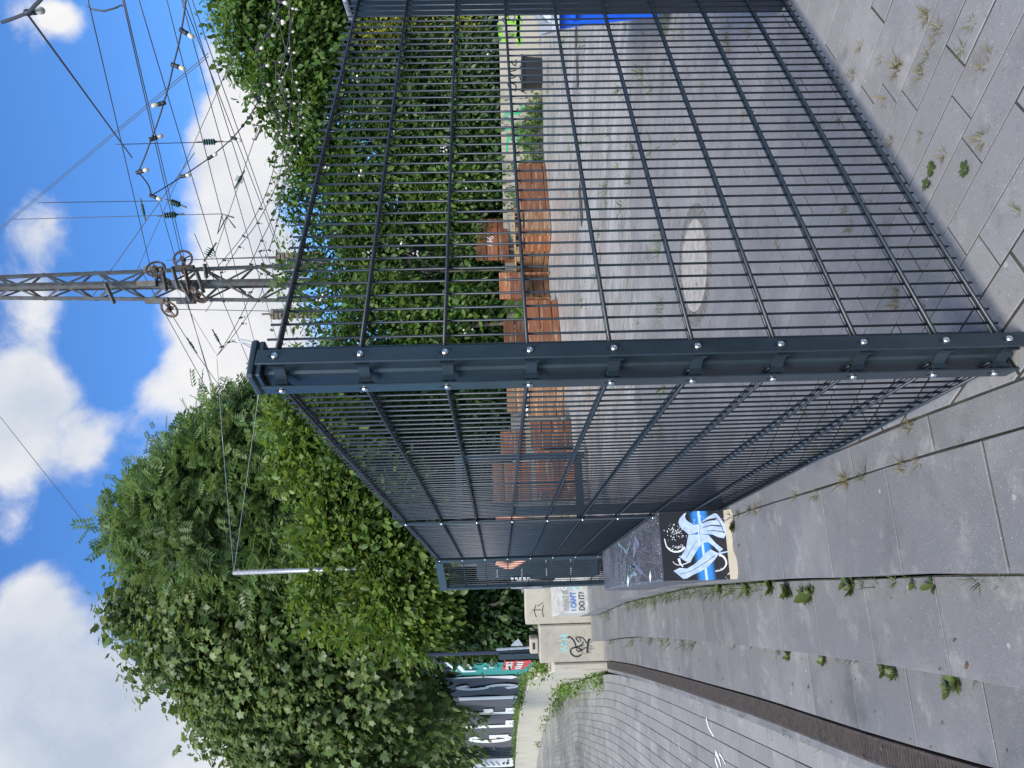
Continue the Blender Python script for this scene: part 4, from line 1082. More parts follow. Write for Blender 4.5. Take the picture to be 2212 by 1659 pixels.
# ================================================================== benches, pallets, planter and bin
def board(parent, a, b_, z0, z1, th, matl, nrm, off=0.0):
    a, b_ = Vector((a[0], a[1])), Vector((b_[0], b_[1])); d = (b_-a).normalized(); c = (a+b_)/2 + nrm*off
    m = MB(); m.bbox((0,0,0), ((b_-a).length-.006, th, z1-z0-.016), 0, .008)
    me = mesh_of(m, 'board', matl); o = bpy.data.objects.new('board', me); COL.objects.link(o); o.parent = parent
    o.location = Vector((c.x, c.y, (z0+z1)/2)) - ROOTLOC[parent.name]; o.rotation_euler = (0, 0, math.atan2(d.y, d.x)); return o
def bench(pa, pb, label, h=.58, front=(.0, .09, .33, .58), depth=.55, seat=3, back=None, matl=None, split=0):
    """box bench: front boards, seat boards and, if given, back boards"""
    a, b_ = Vector((pa.x, pa.y)), Vector((pb.x, pb.y))
    if a.x > b_.x: a, b_ = b_, a
    d = (b_-a).normalized(); nrm = Vector((d.y, -d.x)); mt = matl or M_wood
    r = root('wooden_bench', ((a.x+b_.x)/2, (a.y+b_.y)/2, 0), label, 'bench', 'brown plank benches along the wall')
    for z0, z1 in zip(front, front[1:]): board(r, a, b_, z0, z1, .035, mt, nrm)
    w = depth/seat
    for k in range(seat): 
        m = MB(); c = (a+b_)/2 - nrm*(w*(k+.5)); m.bbox((0,0,0), ((b_-a).length, w-.008, .035), 0, .006)
        me = mesh_of(m, 'seat_board', mt); o = bpy.data.objects.new('seat_board', me); COL.objects.link(o); o.parent = r
        o.location = Vector((c.x, c.y, h+.006+.0175)) - ROOTLOC[r.name]; o.rotation_euler = (0,0,math.atan2(d.y, d.x))
    for sgn, p in ((1, a), (-1, b_)):
        q = p + d*.02*sgn; board(r, (q.x, q.y), (q.x-nrm.x*depth, q.y-nrm.y*depth), .0, h-.02, .03, mt, d, 0)
    if back:
        a2, b2 = a - nrm*depth, b_ - nrm*depth
        for z0, z1 in zip(back, back[1:]): board(r, a2, b2, z0, z1, .04, mt, nrm, .0)
    return r, a, b_, d, nrm
P0, P1, P2, P3 = gp(1178,353), gp(1192,502), gp(1183,580), gp(1188,640)
bench(P0, P1, 'rightmost long bench of two wide worn brown boards', seat=2, front=(0,.07,.33,.585))
bA = bench(gp(1180,455) + Vector((0,.75,0)), gp(1186,548) + Vector((0,.75,0)), 'raised brown bench back with white scrawl behind the pallet stack', h=1.0, front=(.85,1.10,1.36,1.62), seat=1, depth=.12)
fS = Face((bA[1].x, bA[1].y, 0), (bA[3].x, bA[3].y, 0)); m = MB()
for st in ([(.42,1.36),(.40,1.26),(.47,1.25)], [(.40,1.31),(.45,1.31)], [(.52,1.37),(.50,1.24),(.56,1.3),(.6,1.22)], [(.64,1.38),(.60,1.3),(.66,1.26),(.62,1.2)]): stroke(m, fS, st, .02, .022)
m.build('graffiti', M_white, bA[0])
bench(P1, P2, 'short angled tan bench with a green weed before it', matl=M_woodg, front=(0,.10,.36,.58))
bench(P2, P3, 'short light tan bench beside the corner of the next bench', matl=M_woodg, front=(0,.12,.36,.58))
bench(gp(1204,648), gp(1216,770), 'reddish brown bench of broad boards just right of the corner post', front=(0,.13,.37,.62))
bench(gp(1218,792), gp(1219,902), 'tan and brown bench seen just left of the corner post', matl=M_woodg, front=(0,.14,.37,.60), back=(.66,.86,1.05))
bench(gp(1233,906), gp(1237,968), 'worn pale brown bench behind the left fence', front=(0,.12,.32,.50,.70), back=(.75,.95,1.2))
bench(gp(1240,972), gp(1246,1060), 'farthest left brown bench behind the closed gate leaf', front=(0,.15,.38,.62), back=(.70,.9,1.15,1.35))
bench(gp(1196,560) + Vector((-.1,1.0,0)), gp(1199,632) + Vector((.0,1.0,0)), 'upper brown bench back above the tan benches', h=.9, front=(.62,.86,1.12), seat=1, depth=.12)
bench(gp(1206,700) + Vector((.2,1.1,0)), gp(1212,745) + Vector((0,1.0,0)), 'short grey brown bench back beside the lime graffiti', h=.92, front=(.60,.82,1.06), seat=1, depth=.12)
# pallets
def pallet(c, rz, z, label):
    r = root('pallet', (c.x, c.y, z), label, 'pallet', 'pale wooden pallets'); R = Matrix.Rotation(rz, 3, 'Z')
    def part(nm, off, size):
        m = MB(); q = R @ Vector(off); m.bbox((c.x+q.x, c.y+q.y, z+off[2]), size, rz, .004); m.build(nm, M_woodl, r)
    for k in range(5): part('deck_board', (0, -.34+.17*k, .132), (1.15, .12, .022))
    for x in (-.52, 0, .52):
        part('stringer', (x, 0, .110), (.14, .78, .020)); part('runner', (x, 0, .011), (.12, .78, .022))
        for y_ in (-.33, 0, .33): part('spacer', (x, y_, .061), (.14, .13, .076))
pc0 = gp(1186, 500) + Vector((-.05, .62, 0))
pallet(pc0, rad(24), .60, 'pale wooden pallet lying on top between brown benches'); pallet(pc0 + Vector((-.75,.1,0)), rad(-30), .60, 'second pale pallet turned at an angle left of the first')
# black planter tub
pl = root('planter_tub', (gp(1172,150).x, gp(1172,150).y, 0), 'square black planter tub before the graffiti wall', 'planter'); c = gp(1172, 150) + Vector((0,.25,0))
def frustum(m, c, w0, w1, z0, z1, rz=0):
    R = Matrix.Rotation(rz, 3, 'Z'); P = []
    for w, z in ((w0, z0), (w1, z1)):
        for sx, sy in ((-1,-1),(1,-1),(1,1),(-1,1)): q = R @ Vector((sx*w/2, sy*w/2, 0)); P.append((c.x+q.x, c.y+q.y, z))
    m.hexa(P)
m = MB(); frustum(m, c, .52, .58, 0, .44); m.build('tub', M_rubber, pl)
m = MB(); frustum(m, c, .64, .66, .43, .475); m.build('rim', M_rubber, pl)
# blue bin at the edge
bb0 = Vector((2.36, 5.0, 0))
bn = root('waste_container', (2.850, 5.45, 0), 'blue plastic waste container with grey lid behind the gate post', 'container')
m = MB(); R = rad(4)
V = [(2.450,5.06,.12),(3.500,5.02,.12),(3.900,5.9,.12),(2.900,5.95,.12),(2.340,4.98,.80),(3.600,4.94,.80),(4.050,6.0,.80),(2.810,6.05,.80)]
m.hexa(V); m.build('body', M_bluep, bn)
for k, z in enumerate((.70, .38)):
    m = MB(); t = (z-.12)/.68; x0 = 2.50-.125*t; m.bbox((x0+.57, 5.02-.06*t, z), (1.14, .06, .035), rad(-2), .008); m.build('rib', M_bluep, bn)
m = MB(); m.hexa([(2.310,4.94,.80),(3.630,4.9,.80),(4.080,6.03,.80),(2.810,6.08,.80),(2.310,4.94,.85),(3.630,4.9,.85),(4.080,6.03,.85),(2.810,6.08,.85)]); m.hexa([(2.390,5.0,.85),(3.570,4.96,.85),(3.980,5.96,.85),(2.850,6.0,.85),(2.450,5.05,.90),(3.530,5.01,.90),(3.930,5.9,.90),(2.900,5.94,.90)]); lid = m.build('lid', M_clear, bn)
m = MB(); m.tube([(2.370,4.93,.90),(2.370,4.87,.93),(3.450,4.93,.93),(3.450,4.99,.90)], .018, 8); m.build('lid_handle', M_clear, lid)
for x, y_ in ((2.630,5.2),(3.450,5.2),(2.930,5.8),(3.750,5.8)):
    m = MB(); m.lathe([(.06,-.02),(.065,-.01),(.065,.01),(.06,.02)], (x, y_, .065), Matrix.Rotation(rad(90), 3, 'Y'), 12); m.build('wheel', M_rubber, bn)
# white cloth left on a bench
m = MB(); c = gp(1219, 872) + Vector((0,.2,.66)); V = []
for i in range(7):
    for j in range(5): V.append((c.x-.22+.075*i, c.y-.14+.07*j, c.z + .09*math.exp(-((i-3)**2+(j-2)**2)/4) + .025*math.sin(i*2.1+j*1.7)))
m.add(V, [(i*5+j, (i+1)*5+j, (i+1)*5+j+1, i*5+j+1) for i in range(6) for j in range(4)])
tag(m.build('crumpled_cloth', M_white, None, True), 'crumpled white cloth left on a bench beside the corner post', 'cloth')
# fallen brick red scrap, loose leaf litter as one mass

# ================================================================== lattice mast of the railway
TY = 21.0
def tw_c(z): 
    a, b_ = at(581, 612, TY), at(0, 621, TY); t = (z-a.z)/(b_.z-a.z); return a.x + (b_.x-a.x)*t
def tw_w(z): return 1.01 + (.645-1.01)*(z-7.5)/(15.0-7.5)          # corner-to-corner width
mast = root('lattice_mast', (tw_c(0), TY, 0), 'tall grey lattice railway mast rising behind the hedge', 'mast')
def corner(k, z):
    h = tw_w(z)/2; a = rad(-90 + 90*k - 3); return Vector((tw_c(z) + h*math.cos(a), TY + h*math.sin(a), z))
ZT = 17.5
for k in range(4):
    m = MB(); n = 12
    P = [corner(k, ZT*i/n) for i in range(n+1)]
    c = [Vector((tw_c(p.z), TY, p.z)) for p in P]
    for sgn in (-1, 1):                         # an angle section: two flats
        V = []
        for p, q in zip(P, c):
            d = (q-p).normalized(); t = Vector((-d.y, d.x, 0))*sgn; e = (d*.7071 + t*.7071)*.12; o = Vector((0,0,0))
            nn = Vector((-e.y, e.x, 0)).normalized()*.012
            V += [p-nn, p+e-nn, p+e+nn, p+nn]
        m.add(V, [(4*i+j, 4*i+(j+1) % 4, 4*i+4+(j+1) % 4, 4*i+4+j) for i in range(n) for j in range(4)])
    m.build('leg', M_tower, mast)
z = .4; i = 0
while z < ZT-.9:
    st = .62 + .25*(1-z/ZT)
    for k in range(4):
        a, b_ = corner(k, z), corner((k+1) % 4, z+st)
        if (i+k) % 2: a, b_ = corner((k+1) % 4, z), corner(k, z+st)
        m = MB(); d = (b_-a).normalized(); out = Vector(((a.x+b_.x)/2-tw_c(z), (a.y+b_.y)/2-TY, 0)).normalized(); s_ = d.cross(out).normalized()
        w, t = s_*.032, out*.008
        m.hexa([a-w-t, a+w-t, a+w+t, a-w+t, b_-w-t, b_+w-t, b_+w+t, b_-w+t]); m.build('brace', M_tower, mast)
    z += st; i += 1
# splice plates
for z in (10.55, 9.7):
    for k in range(4):
        p = corner(k, z); m = MB(); m.box((p.x, p.y, z), (.15, .15, .5)); m.build('splice_plate', M_tower, mast)
# tensioning wheels on brackets
def wheel(px_, py_, sz, tilt, yaw, armto, label):
    c = at(px_, py_, TY-.55); r = root('tension_wheel', c, label, 'wheel', 'toothed tensioning wheels on the mast')
    R = (Matrix.Rotation(yaw, 3, 'Z') @ Matrix.Rotation(tilt, 3, 'X'))
    m = MB(); n = 30; rad_ = sz/2
    prof = [(rad_, -.018), (rad_+.012, 0), (rad_, .018), (rad_-.035, .018), (rad_-.035, -.018)]
    V = []; F = []
    for k in range(n):
        a = 2*math.pi*k/n
        for (q, h) in prof: V.append(R @ Vector((q*math.cos(a), h, q*math.sin(a))) + c)
    for k in range(n):
        for j in range(5): F.append((k*5+j, k*5+(j+1) % 5, ((k+1) % n)*5+(j+1) % 5, ((k+1) % n)*5+j))
    m.add(V, F)
    for k in range(36):
        a = 2*math.pi*k/36; q = R @ Vector(((rad_+.012)*math.cos(a), 0, (rad_+.012)*math.sin(a))) + c; m.box(q, (.022,.022,.022))
    m.build('rim', M_rust, r)
    for k in range(4):
        a = math.pi/2*k + .5; m = MB(); m.tube([c, R @ Vector(((rad_-.02)*math.cos(a), 0, (rad_-.02)*math.sin(a))) + c], .017, 6); m.build('spoke', M_rust, r)
    m = MB(); m.tube([c + R @ Vector((0,-.09,0)), c + R @ Vector((0,.09,0))], .065, 10); m.build('hub', M_rust, r)
    m = MB(); e = at(armto[0], armto[1], TY-.2); m.tube([c, e], [.04, .055], 5); m.build('bracket', M_tower, r)
wheel(336, 581, .49, .1, .5, (338, 612), 'upper right toothed tension wheel on the mast')
wheel(395, 560, .49, .1, .2, (396, 590), 'outermost right toothed tension wheel of the mast')
wheel(366, 668, .47, -.2, -.6, (362, 645), 'left toothed tension wheel hanging off the mast')
wheel(427, 640, .47, -.3, -.9, (425, 620), 'lowest toothed tension wheel between mast legs')
# crossbeams
for k, (a, b_) in enumerate((((352,588),(360,628)), ((372,576),(385,622)), ((400,582),(410,635)), ((392,612),(412,650)), ((228,612),(247,655)), ((425,588),(440,632)), ((442,570),(446,600)))):
    q = root('cross_beam', at(*a, TY-.62), ['short steel beam across the mast beside the upper wheel', 'second short beam across the mast below the upper wheel', 'third short beam across the mast near the outer wheel', 'slanting short beam above the lowest tension wheel', 'highest slanting beam sticking out left of the mast', 'lowest short beam across the mast', 'small hooked bracket right of the mast below the wheels'][k], 'beam')
    m = MB(); d = (at(*b_, TY-.62)-at(*a, TY-.62)); m.tube([at(*a, TY-.62), at(*b_, TY-.62)], .055, 4); m.build('beam', M_rust if k in (0, 2) else M_tower, q)
    m = MB(); m.tube([at(*a, TY-.62)+Vector((0,.1,.05)), at(*b_, TY-.62)+Vector((0,.1,.05))], .03, 4); m.build('flange', M_tower, q)
# counterweights of stacked slices
def weights(x0, x1, y0, y1, Y, n, label):
    r = root('counterweight', at(x1, (y0+y1)/2, Y), label, 'counterweight', 'concrete slice counterweights'); 
    ztop, zbot = at(x0, (y0+y1)/2, Y).z, at(x1, (y0+y1)/2, Y).z; w = (at(x0, y0, Y)-at(x0, y1, Y)).x; h = (ztop-zbot)/n; xc = at((x0+x1)/2, (y0+y1)/2, Y).x
    me = MB(); me.bbox((0,0,0), (w, w*.9, h*.94), 0, .02); me = mesh_of(me, 'slice', M_weight)
    for k in range(n): inst('slice', me, (xc+rng.uniform(-.012,.012), Y, zbot+h*(k+.5)), r)
    m = MB(); m.tube([(xc, Y, zbot), (xc, Y, ztop+.25)], .025, 6); m.build('rod', M_rust, r)
weights(586, 694, 666, 688, TY-.4, 12, 'stack of brown concrete weight slices left of the mast')
weights(600, 700, 546, 566, TY-.3, 11, 'stack of brown concrete weight slices right of the mast, half in leaves')
weights(590, 690, 568, 582, TY+.5, 10, 'narrow weight stack just right of the mast behind leaves')

# ---- wires: each one its own thing
def wire(a, b_, label, r=.008, sag=0.0, mat_=None, cat='wire', name='overhead_wire', grp='railway wires'):
    A_, B_ = at(*a), at(*b_); n = 12; m = MB()
    m.tube([A_.lerp(B_, i/n) - Vector((0,0,sag*4*(i/n)*(1-i/n))) for i in range(n+1)], r, 5)
    return tag(m.build(name, mat_ or M_cable, None, True), label, cat, grp)
WL = [((0,492,24),(450,115,15),'upper line of the double wire rising to the left corner of the sky'),
 ((0,497,24),(450,122,15),'lower line of the double wire rising to the left corner of the sky'),
 ((0,900,30),(190,1140,24),'single dark wire crossing the blue sky above the left tree'),
 ((440,1240,20),(480,1480,30),'wire behind the left tree top'),
 ((190,0,12),(330,600,21),'long wire from the top edge to the upper wheel'),
 ((265,0,12),(392,560,21),'thick wire from the top edge to the outer wheel'),
 ((268,0,12),(398,560,21),'thin wire beside the thick one to the outer wheel'),
 ((360,0,14),(560,780,30),'long faint wire running down toward the corner post top'),
 ((392,0,14),(605,760,30),'faint wire passing the bulbs toward the corner post cap'),
 ((405,0,14),(650,780,32),'lowest faint wire disappearing behind the top fence wire'),
 ((250,312,18),(500,306,20),'vertical hanger wire with insulator near the bulbs'),
 ((80,438,19),(350,434,20),'upper vertical hanger from the double wire'),
 ((28,474,20),(480,462,20),'lower vertical hanger from the double wire'),
 ((300,575,20.4),(480,900,26),'wire running from the upper wheel down behind the cloud'),
 ((366,672,20.4),(412,745,23),'near pair wire below the left wheel to an insulator'),
 ((418,755,23),(500,870,28),'continuation of the wheel wire to the tree'),
 ((400,640,20.4),(480,900,30),'wire from the lowest wheel toward the ash tree'),
 ((283,612,24),(500,130,16),'diagonal wire crossing behind the mast to the upper right'),
 ((60,32,5),(285,340,9),'guy wire from the corner bulb down to the bulb string'),
 ((360,562,20.6),(620,556,20.6),'vertical rod wire right of the mast to the weights'),
 ((372,668,20.6),(588,672,20.6),'vertical cable from the left wheel to the weight stack'),
 ((400,582,20.6),(602,578,20.6),'thin vertical cable beside the right mast leg'),
 ((462,555,19),(560,270,16),'slanting wire holding a round insulator in front of the cloud')]
WL += [((415,0,14),(690,780,33),'second lowest faint wire beside the bulbs'), ((300,0,13),(480,600,22),'faint wire slanting from the top edge to the mast foot'), ((345,440,20),(470,880,27),'wire from the hanger insulators toward the ash tree'),
 ((200,640,22),(420,330,18),'diagonal stay crossing left of the near bulbs'), ((395,0,14),(640,640,28),'wire grazing the hedge top near the mast'), ((420,505,19),(545,800,27),'low wire over the corner post'), ((435,560,20.6),(600,554,20.6),'thin rod beside the outer weights')]
for (a, b_, lb) in WL: wire(a, b_, lb, .0105 if b_[2] > 16 else .008)
for a, b_, lb in (((505,1236,13.4),(480,940,10.8),'upper guy wire from the grey pole to the string lights'), ((505,1236,13.4),(560,842,9),'lower guy wire from the grey pole past the corner post cap'), ((480,940,10.8),(468,768,9.4),'guy wire end tied to the string lights'), ((468,768,9.4),(330,540,12.5),'thin wire from the tied string up to the mast side')):
    wire(a, b_, lb, .004, 0, M_galv, 'wire', 'guy_wire', 'guy wires')
# insulators
def insul(p0, p1, Y, label, n=5, r=.085):
    A_, B_ = at(*p0, Y), at(*p1, Y); d = (B_-A_).normalized(); rt = root('insulator', A_, label, 'insulator', 'dark green ribbed insulators')
    R = d.to_track_quat('Z', 'X').to_matrix(); L_ = (B_-A_).length; prof = [(.02, 0)]
    for k in range(n):
        h = L_*(.12+.76*k/n); prof += [(.03, h), (r, h+L_*.03), (r*.9, h+L_*.07), (.035, h+L_*.10)]
    prof.append((.02, L_)); m = MB(); m.lathe(prof, A_, R, 10); m.build('ribbed_body', M_glassins, rt, True)
    m = MB(); m.tube([A_-d*.14, A_+d*.03], .022, 5); m.tube([B_-d*.03, B_+d*.14], .022, 5); m.build('end_fitting', M_tower, rt)
insul((437,307),(470,306),19.5,'ribbed insulator hanging beside the near bulb string')
insul((368,435),(392,444),19.8,'upper of two ribbed insulators by the double hanger')
insul((352,466),(386,463),19.9,'lower of two ribbed insulators by the double hanger')
insul((514,395),(522,380),16.8,'round dark insulator on the slanting wire in front of the cloud',4,.10)
insul((447,555),(461,534),19,'round dark insulator just right of the mast',4,.13)
insul((306,440),(312,466),20.5,'slim insulator above the upper bulbs',4,.05)
insul((409,738),(420,755),23,'slim insulator on the wheel wire before the cloud',3,.05)
insul((463,720),(474,740),23,'second slim insulator lower before the cloud',3,.05)
# catenary arm brackets
for k, (pts, lb) in enumerate((([(505,470),(480,462),(470,505),(490,468),(508,492)], 'dark steel steady arm beside the cloud'), ([(545,270),(566,272),(552,303),(545,300)], 'small steady arm farther right by the hedge top'))):
    m = MB(); m.tube([at(x, y, 18) for x, y in pts], .022, 5); tag(m.build('steady_arm', M_tower, None), lb, 'bracket')
# loop of spare cable and slack tie
m = MB(); m.tube([at(x, y, 9.3) for x, y in ((500,735),(520,733),(545,738),(560,748),(540,745),(515,737),(500,738),(525,742),(555,757))], .006, 5); tag(m.build('cable_loop', M_galv, None, True), 'loose loop of grey cable above the corner post', 'cable')
m = MB(); m.tube([at(x, y, 12.5) for x, y in ((190,13),(197,20),(225,24),(250,17),(262,11),(265,13))], .014, 6); tag(m.build('jumper_cable', M_cabledark, None, True), 'short dark slack cable joining two wires at the top edge', 'cable')

# ================================================================== festoon lights
SOCK = MB(); SOCK.lathe([(.010,.02),(.021,.016),(.023,0),(.021,-.012),(.019,-.03),(.022,-.036),(.022,-.058),(.016,-.062)], (0,0,0), n=10); SOCKM = mesh_of(SOCK, 'socket', M_rubber, True)
GLB = MB(); GLB.lathe([(.013,-.058),(.017,-.066),(.0225,-.080),(.0245,-.094),(.0225,-.108),(.016,-.118),(.006,-.1225)], (0,0,0), n=12); GLBM = mesh_of(GLB, 'bulb', M_globe, True)
def z1(a, b_): return (a/2.926, b_/2.926)
def festoon(label, nodes, cable_r=.0065, scale=1.0, ups=(), ends=()):
    """nodes: (x, y, Y, lamp?) along the cable"""
    P = [at(n[0], n[1], n[2]) for n in nodes]; r = root('string_light', P[0], label, 'string light', 'festoon light strings')
    m = MB(); Q = []
    for a, b_ in zip(P, P[1:]):
        d = (b_-a).length
        for k in range(5): t = k/5; Q.append(a.lerp(b_, t) - Vector((0,0,.03*d*4*t*(1-t)*.5)))
    Q.append(P[-1]); m.tube(Q, cable_r, 6); m.build('cable', M_cabledark, r, True)
    for i, (p, nd) in enumerate(zip(P, nodes)):
        if len(nd) > 3 and not nd[3]: continue
        tilt = Matrix.Rotation(rng.uniform(-.55,.55), 3, 'Y') @ Matrix.Rotation(rng.uniform(-.4,.4), 3, 'X')
        if i in ups: tilt = Matrix.Rotation(rad(165), 3, 'Y')
        o = inst('lamp_socket', SOCKM, p, r, tilt.to_euler()); o.scale = (scale,)*3
        b_ = bpy.data.objects.new('bulb', GLBM); COL.objects.link(b_); b_.parent = o
S = lambda pts, Y0, Y1: [(*z1(a, b_), Y0 + (Y1-Y0)*i/(len(pts)-1), *fl) for i, (a, b_, *fl) in enumerate(pts)]
festoon('nearest light string hanging in the open blue sky', S([(1185,-120),(1147,190),(1095,410),(1035,650),(955,880),(872,1090),(905,1125,False),(940,1175,False),(955,1235)], 6.3, 8.3), .0075, .95, ups=(3,))
festoon('light string rising from the slack loop toward the hedge', S([(957,1235,False),(1150,1115),(1320,1000),(1470,872),(1570,745),(1640,620),(1662,525),(1640,400,False)], 8.3, 10.5), .007, .95, ups=(5,))
festoon('light string crossing the upper right tree', S([(1655,425),(1622,325),(1610,305,False),(1680,225),(1745,110),(1765,10),(1780,-80)], 10.4, 7.8), .007, .95)
festoon('big single lamp string in the upper left corner', [(5,48,3.4,False),(60,27,3.2,True),(75,12,3.1,False),(95,-10,3.0,False)], .008, .62)
festoon('topmost fan string in front of the cloud', S([(1265,1805,False),(1410,1645),(1535,1490),(1640,1318),(1705,1160),(1745,988),(1755,835),(1742,710),(1700,660),(1735,610),(1800,470,False),(1850,320,False)], 12.8, 11.0), .0065, .72, ups=(8,))
festoon('second fan string down from the left socket', S([(1300,1970,False),(1345,1900),(1410,1905),(1395,1725),(1510,1560),(1625,1410),(1705,1262),(1760,1130),(1790,990),(1790,850),(1765,730),(1800,640),(1790,560),(1765,490),(1790,400),(1805,315),(1760,140),(1700,90)], 12.9, 10.8), .0062, .68, ups=(1,))
festoon('third fan string ending above the corner post', S([(1370,2250,False),(1410,2190),(1515,2010),(1590,1845),(1650,1730),(1580,1670),(1650,1520),(1715,1390),(1760,1285),(1785,1180),(1810,980),(1825,850),(1835,650),(1800,620),(1745,505),(1740,400),(1810,320),(1850,60)], 11.8, 10.6), .0062, .68, ups=(1,3))
festoon('lowest fan string over the fence top', S([(1380,2240,False),(1440,2165),(1530,2045),(1630,1900),(1690,1735),(1640,1590),(1700,1580),(1745,1430),(1775,1290),(1805,1170),(1840,1020),(1875,950),(1885,850),(1890,740),(1890,640),(1870,560),(1850,510),(1845,430),(1832,330),(1828,215),(1830,50),(1825,-40)], 12, 10.4), .0062, .68)

# ================================================================== grey pole
pb = at(760, 1235.5, 13.4); pole = root('steel_pole', (pb.x, pb.y, 0), 'plain galvanised steel pole standing in the left trees', 'pole'); tp = at(505, 1237, 13.4)
m = MB(); m.tube([(tp.x+.02, tp.y, 0), tp], .043, 10); m.build('tube', M_galv, pole, True)
m = MB(); m.lathe([(.04,-.02),(.042,0),(.03,.012)], tp, n=10); pe = m.build('cap', M_galv, pole)
m = MB(); m.tube([tp + Vector((.03,-.03,-.1)), tp + Vector((.08,-.05,-.09)), tp + Vector((.03,-.03,-.13))], .008, 6); m.build('eye_bolt', M_galv, pole)

# ================================================================== trees and shrubs
def A3(x, y, Y): v = at(x, y, Y); return (v.x, v.y, v.z)
SHY = 0.0
def blob(x, y, Y, rx, ry, rz, w=None):
    k_ = (Y+SHY)/Y; b = (A3(x, y, Y+SHY), (rx*k_, ry, rz*k_)); return b if w is None else (*b, w)
# maple on the left
bl = [blob(400,1235,19,1.7,1.8,1.7), blob(440,1330,18.6,1.9,2.0,1.8), blob(370,1305,19.5,1.3,1.5,1.2), blob(480,1190,19,1.4,1.6,1.6), blob(560,1330,18.2,2.1,1.9,2.0),
      blob(545,1465,18.4,1.7,1.8,1.4), blob(430,1430,19,.9,1.2,.75), blob(480,1545,18.8,.8,1.0,.5), blob(640,1490,18,2.0,1.8,1.9), blob(700,1380,17.6,1.9,1.6,2.0), blob(610,1610,18.6,1.0,1.1,.9),
      blob(750,1570,18.5,1.8,1.7,1.8), blob(800,1430,17.8,1.4,1.5,1.3), blob(640,1230,18.8,1.3,1.4,1.6), blob(700,1660,20,1.6,1.6,1.8), blob(790,1640,20,1.6,1.6,1.6), blob(560,1600,18.8,.7,.8,.6)]
t = bare_tree('maple_tree', (-6.6, 18.6, .4), 'large maple with dull olive green drooping leaves, tallest on the left', None, [bl[i][0] for i in (0,1,4,5,8,11,12,2,15)], .24)
crown('crown', bl, 5200, 12, .150, 'maple', ML_maple, t, 11, spread=.19, droop=1.0, facing=.25, fill=.2, lump=.22, void=.16)
# ash-like tree right of it
bl = [blob(625,890,17.5,.85,1.0,.8), blob(520,975,17.6,1.3,1.3,1.1), blob(430,1060,17.8,1.2,1.3,1.1), blob(590,1000,17,1.7,1.5,1.6), blob(520,1110,17.2,1.8,1.6,1.8), blob(660,960,16.6,1.6,1.3,1.5), blob(680,1090,16.8,1.7,1.5,1.6), blob(370,1110,18.2,1.0,1.0,.9), blob(760,1030,16.6,1.3,1.1,1.3), blob(400,1130,17.6,1.3,1.2,1.3), blob(305,1135,18.4,.75,.8,.65), blob(660,850,17.4,.5,.6,.6)]
t = bare_tree('ash_tree', (-3.0, 17.6, .4), 'blue green feather-leaved tree between maple and fence', None, [bl[i][0] for i in (0,1,2,3,4,6,7)], .18)
crown('crown', bl, 3000, 9, .30, 'pinnate', ML_ash, t, 12, spread=.20, droop=.55, facing=.25, fill=.2, lump=.14, void=.14)
# yellow-green shrub in front
bl = [blob(660,930,14.6,.8,.7,.8), blob(720,1000,14.2,1.0,.8,.95), blob(790,1080,13.9,1.0,.8,1.0), blob(690,1070,14.4,.8,.7,.7), blob(850,1160,13.7,1.0,.8,.9), blob(760,1170,14,.9,.7,.9), blob(880,1260,13.6,.9,.7,.85), blob(800,1280,13.8,.9,.7,.9), blob(890,1325,13.6,.75,.7,.75), blob(915,1365,13.5,.4,.4,.4), blob(700,1290,14.2,.7,.6,.6), blob(930,1190,13.6,.7,.5,.6)]
t = bare_tree('shrub', (-3.4, 14.2, .4), 'tall yellow green leafy shrub above the left fence', None, [bl[i][0] for i in (1,2,4,6,8)], .07, 'shrub')
crown('crown', bl, 1700, 13, .125, 'ovate', ML_yel, t, 13, spread=.16, void=.15, droop=.35, facing=.3, fill=.25, lump=.25)
# darker understorey behind end wall and curved wall
bl = [blob(1000,1220,14.6,.9,.6,.8), blob(1020,1300,14.4,.8,.6,.8), blob(1060,1330,14.2,.6,.5,.65), blob(1080,1250,14.6,.8,.5,.6), blob(1000,1350,14.6,.5,.5,.7), blob(1090,1355,14.4,.35,.4,.45), blob(960,1290,14.8,.9,.6,.7)]
t = bare_tree('shrub', (-4.3, 14.8, .6), 'dark green bramble thicket behind the stepped end wall', None, [bl[i][0] for i in (0,1,2,4)], .05, 'shrub')
crown('crown', bl, 1900, 8, .12, 'ovate', ML_dark, t, 14, spread=.15, droop=.3, facing=.3, fill=.35)
mbk = MB(); mbk.tube([A3(1105,1258,13.7), A3(1040,1266,13.8), A3(985,1274,13.9)], [.022,.02,.014], 6); mbk.tube([A3(1100,1290,13.6), A3(1070,1305,13.6), A3(1030,1312,13.7)], [.03,.026,.02], 6); mbk.build('stem', M_bark, t, True)
bl = [blob(870,1500,27,2.2,1.6,2.1), blob(930,1580,38,3.2,2,3.0), blob(950,1500,29,2.0,1.4,1.9), blob(900,1650,45,3.6,2,3.6), blob(980,1650,48,3.4,1.6,2.4), blob(850,1640,38,3.2,2,3.0), blob(800,1500,25,1.8,1.4,1.8), blob(930,1480,27,1.6,1,1.5)]
t = bare_tree('tree', (-13.5, 34, .6), 'dark olive tree mass behind the grey banner', None, [b[0] for b in bl[:5]], .18)
crown('crown', bl, 3600, 7, .22, 'ovate', ML_maple, t, 15, spread=.26, droop=.5, facing=.25, fill=.25)
